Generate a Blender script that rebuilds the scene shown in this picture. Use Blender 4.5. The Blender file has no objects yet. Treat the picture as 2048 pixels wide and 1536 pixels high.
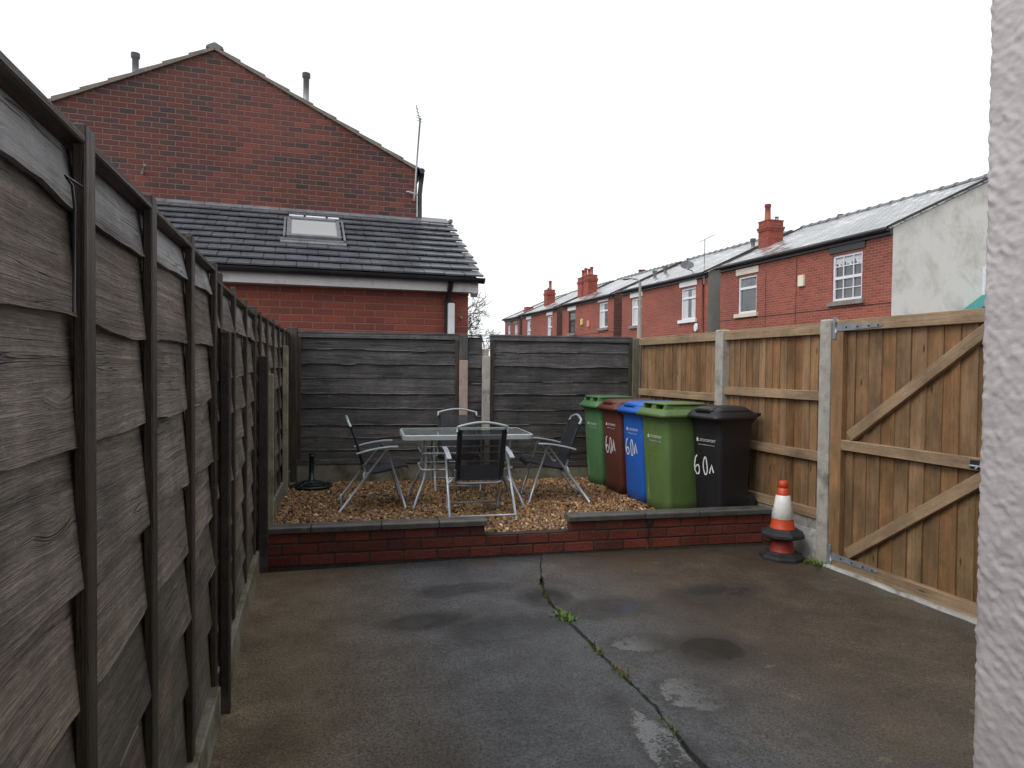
import bpy, math, random
import numpy as np
from mathutils import Vector, Matrix, Quaternion, noise as mnoise
random.seed(7)
PI = math.pi
SC = bpy.context.scene
COL = SC.collection
ORG = {}

# ------------------------------------------------------------------ helpers
def V(*a): return Vector(a)

class MB:
    """collects polygons (with uv in metres) and links them as ONE mesh object"""
    def __init__(s): s.v = []; s.f = []; s.uv = []; s.sm = []
    def poly(s, pts, uv=None, smooth=False):
        i = len(s.v); s.v += [tuple(p) for p in pts]; s.f.append(tuple(range(i, i+len(pts))))
        if uv is None:
            p = [Vector(q) for q in pts]
            n = (p[1]-p[0]).cross(p[2]-p[0])
            a = [abs(c) for c in n]
            if a[2] >= a[0] and a[2] >= a[1]: uv = [(q.x, q.y) for q in p]
            elif a[0] >= a[1]: uv = [(q.y, q.z) for q in p]
            else: uv = [(q.x, q.z) for q in p]
        s.uv.append(uv); s.sm.append(smooth)
    def mesh(s, verts, faces, uvs=None, smooth=False):
        i = len(s.v); s.v += [tuple(p) for p in verts]
        for k, f in enumerate(faces):
            s.f.append(tuple(i+j for j in f)); s.sm.append(smooth)
            s.uv.append(uvs[k] if uvs else [(verts[j][0]+verts[j][1], verts[j][2]) for j in f])
    def box(s, c, d, R=None, g=None):
        """box centred at c, size d, optional 3x3 rotation R, grain axis g"""
        hx, hy, hz = d[0]/2, d[1]/2, d[2]/2
        L = [V(x, y, z) for x in (-hx, hx) for y in (-hy, hy) for z in (-hz, hz)]
        F = [(0,1,3,2), (4,6,7,5), (0,4,5,1), (2,3,7,6), (0,2,6,4), (1,5,7,3)]
        c = Vector(c); W = [c + (R @ p if R else p) for p in L]
        ru, rv = random.random()*50, random.random()*50
        i = len(s.v); s.v += [tuple(p) for p in W]
        for k, f in enumerate(F):
            s.f.append(tuple(i+j for j in f)); s.sm.append(False)
            ax = k//2
            if g is None:
                if R is None: P = [W[j] for j in f]
                else: P = [L[j] for j in f]
                o = [(1,2), (0,2), (0,1)][ax]
                s.uv.append([(p[o[0]], p[o[1]]) for p in P])
            else:
                o = [a for a in (0,1,2) if a != ax]
                if g in o: o = [g]+[a for a in o if a != g]
                s.uv.append([(L[j][o[0]]+ru, L[j][o[1]]+rv+ax*.37) for j in f])
    def tube(s, pts, r, n=8, cap=True, closed=False):
        P = [Vector(p) for p in pts]; m = len(P)
        rs = r if isinstance(r, (list, tuple)) else [r]*m
        rings = []; up = None
        for i, p in enumerate(P):
            if closed: t = (P[(i+1) % m]-P[i-1])
            else: t = (P[min(i+1, m-1)]-P[max(i-1, 0)])
            if t.length < 1e-9: t = V(0,0,1)
            t.normalize()
            if up is None:
                a = V(0,0,1) if abs(t.z) < .9 else V(1,0,0)
            else: a = up
            b = t.cross(a)
            if b.length < 1e-5: b = t.cross(V(1,0,0) if abs(t.x) < .9 else V(0,1,0))
            b.normalize(); u = b.cross(t); up = u
            rings.append([p + rs[i]*(math.cos(2*PI*k/n)*b + math.sin(2*PI*k/n)*u) for k in range(n)])
        base = len(s.v); ln = 0
        for q in rings: s.v += [tuple(x) for x in q]
        for i in range(m if closed else m-1):
            j = (i+1) % m; l2 = ln + (P[j]-P[i]).length
            for k in range(n):
                k2 = (k+1) % n
                s.f.append((base+i*n+k, base+i*n+k2, base+j*n+k2, base+j*n+k)); s.sm.append(True)
                s.uv.append([(ln, k*.02), (ln, k*.02+.02), (l2, k*.02+.02), (l2, k*.02)])
            ln = l2
        if cap and not closed:
            for i, fl in ((0, True), (m-1, False)):
                f = [base+i*n+k for k in range(n)]
                s.f.append(tuple(f[::-1] if not fl else f)); s.sm.append(False); s.uv.append([(0,0)]*n)
    def loft(s, rings, cap0=True, cap1=True, smooth=True):
        n = len(rings[0]); base = len(s.v)
        for q in rings: s.v += [tuple(x) for x in q]
        for i in range(len(rings)-1):
            for k in range(n):
                k2 = (k+1) % n
                f = (base+i*n+k, base+i*n+k2, base+(i+1)*n+k2, base+(i+1)*n+k)
                s.f.append(f); s.sm.append(smooth); s.uv.append([(s.v[j][0]+s.v[j][1], s.v[j][2]) for j in f])
        for i, c in ((0, cap0), (len(rings)-1, cap1)):
            if c:
                f = [base+i*n+k for k in range(n)]
                if i == 0: f = f[::-1]
                s.f.append(tuple(f)); s.sm.append(False); s.uv.append([(s.v[j][0], s.v[j][1]) for j in f])
    def build(s, name, mat, parent=None, bevel=0, seg=1, org=None):
        o_ = org if org is not None else (ORG.get(parent.name, V(0,0,0)) if parent else V(0,0,0))
        me = bpy.data.meshes.new(name)
        me.from_pydata([(p[0]-o_[0], p[1]-o_[1], p[2]-o_[2]) for p in s.v], [], s.f)
        l = me.uv_layers.new(name='UVMap')
        l.data.foreach_set('uv', [c for f in s.uv for p in f for c in (p[0], p[1])])
        me.polygons.foreach_set('use_smooth', s.sm)
        me.materials.append(mat); me.update()
        o = bpy.data.objects.new(name, me); COL.objects.link(o)
        if parent: o.parent = parent
        else: o.location = o_
        ORG[o.name] = o_
        if bevel:
            b = o.modifiers.new('bevel', 'BEVEL'); b.width = bevel; b.segments = seg; b.limit_method = 'ANGLE'; b.angle_limit = math.radians(40)
            b.use_clamp_overlap = True
        return o

def tag(o, label=None, cat=None, group=None, kind=None):
    if label: o['label'] = label
    if cat: o['category'] = cat
    if group: o['group'] = group
    if kind: o['kind'] = kind
    return o

def thing(name, label, cat, loc=(0,0,0), group=None):
    o = bpy.data.objects.new(name, None); COL.objects.link(o); o.location = loc; o.empty_display_size = .2
    ORG[o.name] = Vector(loc); tag(o, label, cat, group); return o

def copy_tree(o, parent=None):
    c = o.copy(); COL.objects.link(c)
    if parent: c.parent = parent
    for ch in list(o.children): copy_tree(ch, c)
    return c

def rotz(a): return Matrix.Rotation(a, 3, 'Z')
def ns(x, y, z=0.): return mnoise.noise(Vector((x, y, z)))

# ------------------------------------------------------------------ materials
class M:
    def __init__(s, name):
        s.m = bpy.data.materials.new(name); s.m.use_nodes = True
        s.t = s.m.node_tree; s.t.nodes.clear()
        s.out = s.t.nodes.new('ShaderNodeOutputMaterial')
    def n(s, ty, props=None, **ins):
        nd = s.t.nodes.new('ShaderNode'+ty)
        for k, v in (props or {}).items(): setattr(nd, k, v)
        for k, v in ins.items():
            k2 = k.replace('_', ' ')
            if k[0] == 'i' and k[1:].isdigit(): sk = nd.inputs[int(k[1:])]
            else: sk = nd.inputs[k2]
            s.set(sk, v)
        return nd
    def set(s, sk, v):
        if hasattr(v, 'is_output'): s.t.links.new(v, sk)
        elif isinstance(v, bpy.types.Node): s.t.links.new(v.outputs[0], sk)
        else:
            if sk.type == 'RGBA' and len(v) == 3: v = (*v, 1)
            sk.default_value = v
    def math(s, op, a, b=None, c=None, clamp=False):
        nd = s.n('Math', {'operation': op, 'use_clamp': clamp}); s.set(nd.inputs[0], a)
        if b is not None: s.set(nd.inputs[1], b)
        if c is not None: s.set(nd.inputs[2], c)
        return nd.outputs[0]
    def mix(s, f, a, b, blend='MIX'):
        nd = s.n('Mix', {'data_type': 'RGBA', 'blend_type': blend})
        s.set(nd.inputs[0], f); s.set(nd.inputs[6], a); s.set(nd.inputs[7], b); return nd.outputs[2]
    def ramp(s, f, stops, interp='LINEAR'):
        nd = s.n('ValToRGB'); s.set(nd.inputs[0], f); cr = nd.color_ramp; cr.interpolation = interp
        while len(cr.elements) < len(stops): cr.elements.new(.5)
        for e, (p, c) in zip(cr.elements, stops):
            e.position = p; e.color = (*c, 1) if hasattr(c, '__len__') else (c, c, c, 1)
        return nd.outputs[0]
    def rng(s, f, a, b, c=0., d=1., clamp=True):
        nd = s.n('MapRange', {'clamp': clamp}); s.set(nd.inputs[0], f)
        for i, x in enumerate((a, b, c, d)): s.set(nd.inputs[i+1], x)
        return nd.outputs[0]
    def uv(s): return s.n('UVMap', {'uv_map': 'UVMap'}).outputs[0]
    def obj(s): return s.n('TexCoord').outputs['Object']
    def geo(s, k): return s.n('NewGeometry').outputs[k]
    def xyz(s, v): nd = s.n('SeparateXYZ'); s.set(nd.inputs[0], v); return nd.outputs
    def vec(s, x, y, z=0.):
        nd = s.n('CombineXYZ')
        for i, q in enumerate((x, y, z)): s.set(nd.inputs[i], q)
        return nd.outputs[0]
    def noise(s, v, sc, det=4., rough=.55, dist=0., k=0):
        nd = s.n('TexNoise'); s.set(nd.inputs['Vector'], v)
        for key, q in (('Scale', sc), ('Detail', det), ('Roughness', rough), ('Distortion', dist)): s.set(nd.inputs[key], q)
        return nd.outputs[k]
    def bump(s, h, strength=.5, dist=.01, normal=None):
        nd = s.n('Bump'); s.set(nd.inputs['Height'], h); s.set(nd.inputs['Strength'], strength); s.set(nd.inputs['Distance'], dist)
        if normal is not None: s.set(nd.inputs['Normal'], normal)
        return nd.outputs[0]
    def bsdf(s, col, rough=.6, normal=None, spec=.5, metal=0., coat=0., alpha=None, trans=None, coat_rough=.1):
        b = s.n('BsdfPrincipled')
        s.set(b.inputs['Base Color'], col); s.set(b.inputs['Roughness'], rough); s.set(b.inputs['Metallic'], metal)
        s.set(b.inputs['Specular IOR Level'], spec)
        if normal is not None: s.set(b.inputs['Normal'], normal)
        if coat: s.set(b.inputs['Coat Weight'], coat); s.set(b.inputs['Coat Roughness'], coat_rough)
        if alpha is not None: s.set(b.inputs['Alpha'], alpha)
        if trans is not None: s.set(b.inputs['Transmission Weight'], trans)
        s.t.links.new(b.outputs[0], s.out.inputs[0]); return s.m

def wood(name, dark, mid, light, rough=.55, algae=0., scale=1., bump=.6, var=.5, knots=1., warm=None, bleach=None, cracks=1., black=0.):
    """grain runs along u (metres); tone varies from board to board"""
    m = M(name); u, v, _ = m.xyz(m.uv()); isl = m.geo('Random Per Island')
    off = m.math('MULTIPLY', isl, 37.)
    u2 = m.math('ADD', u, off)
    kv = m.n('TexVoronoi', {'feature': 'F1'}); m.set(kv.inputs['Vector'], m.vec(m.math('MULTIPLY', u2, 2.6), m.math('MULTIPLY', v, 9.), off)); m.set(kv.inputs['Scale'], 1.)
    kd = kv.outputs['Distance']
    warp = m.noise(m.vec(m.math('MULTIPLY', u2, .9), m.math('MULTIPLY', v, 3.), off), 1., 2.)
    bend = m.math('MULTIPLY', m.rng(kd, .0, .26, 1., 0.), .022*knots)
    vv = m.math('ADD', m.math('ADD', v, bend), m.math('MULTIPLY', warp, .035))
    g1 = m.noise(m.vec(m.math('MULTIPLY', u2, 1.4*scale), m.math('MULTIPLY', vv, 60.*scale), off), 1., 4., .7)
    g2 = m.noise(m.vec(m.math('MULTIPLY', u2, 9.*scale), m.math('MULTIPLY', vv, 420.*scale), off), 1., 3., .7)
    rough_n = m.noise(m.vec(m.math('MULTIPLY', u, 30.), m.math('MULTIPLY', v, 130.), off), 1., 4., .75)
    blot = m.noise(m.vec(m.math('MULTIPLY', u2, 2.6), m.math('MULTIPLY', v, 6.), off), 1., 5., .65)
    g = m.math('ADD', m.math('ADD', m.math('MULTIPLY', g1, .42), m.math('MULTIPLY', g2, .28)), m.math('MULTIPLY', rough_n, .3))
    col = m.ramp(g, [(.34, dark), (.5, mid), (.66, light)])
    wn = m.n('TexWhiteNoise', {'noise_dimensions': '1D'}); m.set(wn.inputs['W'], m.math('MULTIPLY', isl, 517.))
    if warm: col = m.mix(m.math('MULTIPLY', m.rng(m.math('ADD', wn.outputs[0], m.math('MULTIPLY', m.math('SUBTRACT', blot, .5), 1.6)), .35, .85), .8), col, m.mix(1., col, warm, 'MULTIPLY'))
    tone = m.math('ADD', m.rng(isl, 0, 1, 1-var*.6, 1+var*.5), m.rng(blot, .3, .7, -.45, .38))
    col = m.mix(1., col, m.n('CombineColor', i0=tone, i1=tone, i2=tone).outputs[0], 'MULTIPLY')
    if bleach:
        z = m.xyz(m.geo('Position'))[2]
        bn = m.rng(m.math('ADD', z, m.math('MULTIPLY', m.math('SUBTRACT', blot, .5), .12)), bleach[1], bleach[1]+.07)
        col = m.mix(m.math('MULTIPLY', bn, bleach[2]), col, m.mix(g, tuple(c*.6 for c in bleach[0]), tuple(c*1.4 for c in bleach[0])))
    cn = m.noise(m.vec(m.math('MULTIPLY', u2, .9), m.math('MULTIPLY', vv, 26.), off), 1., 3., .6)
    ce = m.math('ABSOLUTE', m.math('SUBTRACT', cn, .5))
    cm = m.math('MULTIPLY', m.rng(ce, .001, .012, 1., 0.), m.rng(m.noise(m.vec(m.math('MULTIPLY', u2, 3.), m.math('MULTIPLY', v, 9.), 4.), 1., 3.), .5, .6))
    col = m.mix(m.math('MULTIPLY', cm, .75*cracks), col, tuple(c*.25 for c in dark))
    fl = m.math('MULTIPLY', m.rng(m.noise(m.vec(m.math('MULTIPLY', u, 60.), m.math('MULTIPLY', v, 90.), off), 1., 2.), .66, .72), m.rng(blot, .45, .65))
    col = m.mix(m.math('MULTIPLY', fl, .55*cracks), col, tuple(min(1, c*1.7) for c in light))
    wp = m.geo('Position'); wx_, wy_, wz_ = m.xyz(wp)
    stn = m.noise(m.vec(m.math('MULTIPLY', m.math('ADD', wx_, wy_), 5.), 0., m.math('MULTIPLY', wz_, .9)), 1., 5., .65)
    sf = m.rng(stn, .36, .64, 1-.3*cracks, 1+.22*cracks)
    col = m.mix(1., col, m.n('CombineColor', i0=sf, i1=sf, i2=sf).outputs[0], 'MULTIPLY')
    bk = m.rng(m.noise(m.vec(m.math('MULTIPLY', u2, 1.7), m.math('MULTIPLY', v, 7.), m.math('ADD', off, 3.)), 1., 6., .72), .53, .68, 0., .78*black)
    col = m.mix(bk, col, tuple(c*.42 for c in dark))
    kn = m.rng(kd, .035, .095, .85*knots, 0.)
    col = m.mix(m.math('MULTIPLY', kn, 1., clamp=True), col, tuple(c*.35 for c in dark))
    if algae:
        z = m.xyz(m.geo('Position'))[2]
        an = m.noise(m.geo('Position'), 5., 5., .65)
        am = m.math('MULTIPLY', m.rng(m.math('ADD', an, m.rng(z, 0., 1.2, .16, -.05, True)), .5, .68), algae)
        col = m.mix(am, col, (.055, .06, .022))
    h = m.math('SUBTRACT', m.math('ADD', m.math('ADD', m.math('MULTIPLY', g2, .5), m.math('MULTIPLY', g1, .8)), m.math('MULTIPLY', rough_n, .5)), m.math('MULTIPLY', cm, .8))
    return m.bsdf(col, m.rng(g1, .3, .7, rough+.12, rough-.12), m.bump(h, bump, .006), .45)

def brick(name, tones, mortar, bw=.225, bh=.075, mw=.011, rough=.7, bump=.7, dirt=.25, soft=.004, spec=.4, roughvar=.1):
    """running bond in uv metres; tones = ramp stops for the per-brick random value"""
    m = M(name); u, v, _ = m.xyz(m.uv())
    jit = m.noise(m.vec(u, v), 6., 2.)
    v1 = m.math('ADD', v, m.math('MULTIPLY', m.math('SUBTRACT', jit, .5), .006))
    vr = m.math('DIVIDE', v1, bh); row = m.math('FLOOR', vr)
    par = m.math('MULTIPLY', m.math('MODULO', m.math('ABSOLUTE', row), 2.), .5)
    ur = m.math('ADD', m.math('DIVIDE', u, bw), par); colm = m.math('FLOOR', ur)
    fu = m.math('MULTIPLY', m.math('SUBTRACT', ur, colm), bw); fv = m.math('MULTIPLY', m.math('SUBTRACT', vr, row), bh)
    eu = m.math('MINIMUM', fu, m.math('SUBTRACT', bw, fu)); ev = m.math('MINIMUM', fv, m.math('SUBTRACT', bh, fv))
    e = m.math('MINIMUM', eu, ev)
    mask = m.rng(e, mw/2-soft*.5, mw/2+soft)         # 1 on brick
    wn = m.n('TexWhiteNoise', {'noise_dimensions': '2D'}); m.set(wn.inputs['Vector'], m.vec(colm, row))
    fine = m.noise(m.vec(u, v, 3.), 45., 4., .65); big = m.noise(m.vec(u, v, 9.), .7, 4.)
    rv = m.math('ADD', wn.outputs[0], m.math('MULTIPLY', m.math('SUBTRACT', big, .5), .5))
    c = m.ramp(rv, tones)
    tone = m.math('ADD', m.rng(fine, .3, .7, .82, 1.18), m.rng(big, .3, .7, -dirt, dirt))
    c = m.mix(1., c, m.n('CombineColor', i0=tone, i1=tone, i2=tone).outputs[0], 'MULTIPLY')
    c = m.mix(mask, mortar, c)
    h = m.math('ADD', mask, m.math('MULTIPLY', fine, .25))
    return m.bsdf(c, m.rng(wn.outputs[0], 0, 1, rough-roughvar, rough+roughvar), m.bump(h, bump, .008), spec)

def plain(name, col, rough=.5, spec=.5, metal=0., var=.12, sc=8., bump=0., bsc=60., dirt=None, coat=0.):
    m = M(name); p = m.obj()
    nz = m.noise(p, sc, 5., .6); f = m.rng(nz, .3, .7, 1-var, 1+var)
    c = m.mix(1., col, m.n('CombineColor', i0=f, i1=f, i2=f).outputs[0], 'MULTIPLY')
    if dirt:
        dn = m.noise(p, dirt[1], 6., .7)
        c = m.mix(m.rng(dn, dirt[2], dirt[2]+.16, 0, dirt[3]), c, dirt[0])
    nrm = m.bump(m.noise(p, bsc, 4., .6), bump, .01) if bump else None
    return m.bsdf(c, m.rng(nz, .3, .7, rough-.08, rough+.08), nrm, spec, metal, coat)

MAT = {}
MAT['fence_grey'] = wood('weathered_grey_wood', (.036,.029,.022), (.135,.113,.091), (.3,.262,.218), .55, .35, var=.6, warm=(1.02,.87,.73), bleach=((.32,.325,.335), 1.66, .85), bump=.9, black=1.)
MAT['batten'] = wood('damp_batten_wood', (.014,.01,.0075), (.036,.027,.021), (.085,.069,.05), .5, .3, var=.3, knots=.6)
MAT['fence_dark'] = wood('dark_wet_wood', (.016,.015,.016), (.056,.053,.055), (.16,.15,.148), .46, .2, var=.65, black=.6, bump=.9)
MAT['fence_tan'] = wood('new_treated_wood', (.15,.085,.043), (.24,.146,.078), (.32,.212,.122), .5, .3, var=.34, bump=.35, warm=(1.04,.86,.66), knots=1.3, cracks=.5)
MAT['rail_tan'] = wood('treated_rail_wood', (.195,.128,.074), (.28,.194,.118), (.36,.262,.17), .5, .1, var=.25, bump=.35, cracks=.4)
MAT['sapwood'] = plain('pale_waney_edge', (.14,.125,.1), .6, .4, var=.35, sc=14)
MAT['sapwood_dark'] = plain('grey_waney_edge', (.13,.125,.12), .6, .4, var=.4, sc=14)
MAT['corner_post'] = wood('green_tinged_post', (.06,.055,.035), (.13,.12,.085), (.2,.185,.14), .55, .5, var=.2)
MAT['concrete_post'] = plain('concrete_post', (.36,.345,.31), .75, .3, var=.22, sc=9, bump=.5, bsc=70, dirt=((.09,.085,.06), 5., .52, .75))
MAT['concrete_board'] = plain('gravel_board_concrete', (.19,.18,.14), .7, .3, var=.3, sc=5, bump=.5, bsc=60, dirt=((.06,.06,.025), 3.5, .46, .85))
MAT['spur_dark'] = plain('dark_stained_post', (.03,.025,.02), .6, .4, var=.35, sc=9, bump=.4, bsc=50, dirt=((.1,.09,.06), 8., .55, .5))
MAT['spur_light'] = plain('mossy_concrete_spur', (.25,.235,.17), .7, .3, var=.3, sc=7, bump=.5, bsc=60, dirt=((.1,.1,.05), 6., .5, .8))
MAT['spur_pink'] = plain('pinkish_concrete', (.36,.28,.24), .75, .3, var=.2, sc=8, bump=.5, bsc=60, dirt=((.14,.11,.09), 6., .55, .6))
MAT['coping'] = plain('coping_concrete', (.085,.083,.075), .36, .5, var=.35, sc=9, bump=.6, bsc=55, dirt=((.17,.16,.09), 14., .6, .8))
MAT['mortar_dark'] = plain('dark_mortar', (.05,.045,.038), .8, .3, var=.3, sc=20, bump=.5)
MAT['kerb_white'] = plain('flaking_white_kerb', (.36,.36,.345), .65, .4, var=.2, sc=9, bump=.5, dirt=((.1,.08,.06), 7., .48, .8))

def brick_solid():
    m = M('wet_red_brick'); isl = m.geo('Random Per Island'); p = m.geo('Position')
    fine = m.noise(p, 50., 5., .65); big = m.noise(p, 4., 3.)
    c = m.ramp(isl, [(0., (.1,.022,.015)), (.4, (.135,.028,.018)), (.75, (.17,.037,.023)), (1., (.08,.021,.017))])
    f = m.math('ADD', m.rng(fine, .3, .7, .75, 1.2), m.rng(big, .3, .7, -.2, .2))
    c = m.mix(1., c, m.n('CombineColor', i0=f, i1=f, i2=f).outputs[0], 'MULTIPLY')
    st = m.noise(p, 7., 6., .7)
    c = m.mix(m.rng(st, .5, .7, 0, .75), c, (.04,.032,.024))
    return m.bsdf(c, m.rng(big, .3, .7, .45, .75), m.bump(fine, .9, .008), .4)
MAT['brick_solid'] = brick_solid()
MAT['brick_gable'] = brick('old_mixed_brick', [(0., (.04,.02,.02)), (.1, (.06,.024,.023)), (.25, (.085,.027,.024)), (.6, (.115,.032,.026)), (.85, (.135,.036,.027)), (1., (.165,.046,.032))], (.16,.115,.092), bw=.187, bh=.0705, mw=.008, dirt=.3)
MAT['brick_ext'] = brick('bright_red_brick', [(0., (.19,.045,.032)), (.5, (.24,.056,.038)), (1., (.29,.07,.043))], (.23,.125,.09), bw=.24, bh=.081, mw=.011, dirt=.15)
MAT['brick_terrace'] = brick('terrace_red_brick', [(0., (.2,.045,.029)), (.5, (.255,.06,.038)), (1., (.31,.077,.048))], (.31,.17,.135), mw=.012, dirt=.2)
MAT['brick_side'] = brick('dark_side_brick', [(0., (.07,.03,.025)), (.5, (.13,.045,.035)), (1., (.2,.06,.045))], (.2,.16,.14), mw=.012, dirt=.2)  # side wall brick, darker than the street fronts
MAT['brick_chimney'] = brick('chimney_brick', [(0., (.2,.04,.028)), (.5, (.28,.055,.036)), (1., (.34,.075,.045))], (.16,.07,.055), mw=.009, dirt=.2)
MAT['slate'] = brick('wet_slate', [(0., (.17,.175,.185)), (.45, (.28,.29,.3)), (.8, (.4,.41,.42)), (1., (.5,.5,.5))], (.07,.07,.075), bw=.27, bh=.24, mw=.016, rough=.27, bump=.9, dirt=.35, soft=.01, spec=.8, roughvar=.13)
MAT['slate_lead'] = plain('lead_grey', (.16,.165,.175), .4, .6, var=.25, sc=6)

def render_wall(name, col, st, stains=True):
    m = M(name); p = m.geo('Position')
    a = m.noise(p, 1.25, 7., .68, .5); b = m.noise(p, 3.5, 6., .7); f = m.noise(p, 30., 4.)
    px, py, pz = m.xyz(p)
    streak = m.noise(m.vec(m.math('MULTIPLY', m.math('ADD', px, py), 2.2), 0., m.math('MULTIPLY', pz, .35)), 1., 5., .65)
    mk = m.math('ADD', m.rng(a, .45, .7, 0, .75), m.math('MULTIPLY', m.rng(streak, .55, .7), .25))
    c = m.mix(m.math('MULTIPLY', mk, m.rng(b, .35, .6, .35, 1.), clamp=True), col, st)
    return m.bsdf(c, .8, m.bump(f, .4, .01), .3)
MAT['render_white'] = render_wall('weathered_white_render', (.66,.645,.61), (.33,.31,.26))
MAT['render_grey'] = render_wall('grey_cement_render', (.24,.235,.225), (.13,.125,.115))
MAT['cream_stone'] = plain('cream_painted_stone', (.62,.55,.46), .6, .4, var=.1, sc=4)
MAT['white_paint'] = plain('white_paint', (.72,.73,.75), .45, .5, var=.06, sc=5)
MAT['black_paint'] = plain('black_paint', (.03,.03,.034), .4, .5, var=.3, sc=6, dirt=((.2,.19,.18), 6., .66, .5))
MAT['fascia_white'] = plain('grubby_white_fascia', (.6,.58,.58), .5, .5, var=.12, sc=3, dirt=((.22,.17,.15), 3., .55, .7))
MAT['stone_sill'] = plain('worn_sill', (.22,.19,.17), .7, .3, var=.3, sc=8)
MAT['black_plastic'] = plain('black_gutter_plastic', (.018,.018,.022), .35, .5, var=.3, sc=5)
MAT['white_plastic'] = plain('white_plastic', (.7,.71,.76), .4, .5, var=.05)
MAT['grey_metal'] = plain('dull_grey_metal', (.3,.3,.31), .5, .5, metal=.4, var=.15)
MAT['lamp_pole'] = plain('weathered_lamp_column', (.22,.2,.18), .6, .4, var=.2, sc=3)
MAT['alarm_cream'] = plain('cream_alarm_plastic', (.7,.66,.54), .5)
MAT['alarm_yellow'] = plain('yellow_alarm_plastic', (.65,.47,.12), .5)
MAT['alarm_red'] = plain('red_alarm_plastic', (.62,.25,.22), .5)
MAT['teal'] = plain('teal_panel', (.03,.22,.22), .4)
MAT['pot'] = plain('clay_pot', (.3,.085,.055), .6, .4, var=.2)
MAT['net'] = plain('net_curtain', (.55,.56,.58), .8, .2, var=.12, sc=14)
MAT['blind'] = plain('grey_blind', (.2,.21,.22), .7, .3, var=.35, sc=5)

def glass_win():
    m = M('window_glass'); p = m.geo('Position'); nz = m.noise(p, 1.2, 3.)
    return m.bsdf(m.ramp(nz, [(.3, (.035,.042,.048)), (.7, (.11,.12,.125))]), .06, m.bump(m.noise(p, 2.5, 2.), .05, .02), .9)
MAT['glass'] = glass_win()
def sky_toned_glass():
    m = M('rooflight_glass'); p = m.geo('Position')
    return m.bsdf((.5,.53,.54), .1, m.bump(m.noise(p, 40., 3.), .06, .005), 1., coat=1.)  # pale base colour stands in for the sky reflected in the pane
MAT['skyglass'] = sky_toned_glass()

def tilemat():
    m = M('wet_concrete_tile'); isl = m.geo('Random Per Island'); p = m.geo('Position')
    f = m.noise(p, 60., 4., .65); b = m.noise(p, 3., 5., .65)
    k = m.math('ADD', m.rng(isl, 0, 1, .9, 1.1), m.rng(b, .3, .7, -.22, .22))
    c = m.mix(1., (.092,.098,.112), m.n('CombineColor', i0=k, i1=k, i2=k).outputs[0], 'MULTIPLY')
    c = m.mix(m.rng(m.noise(p, 11., 6., .7), .62, .74, 0, .8), c, (.035,.034,.02))
    return m.bsdf(c, m.rng(b, .3, .7, .2, .4), m.bump(f, .3, .004), .8)
MAT['tile'] = tilemat()

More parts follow.
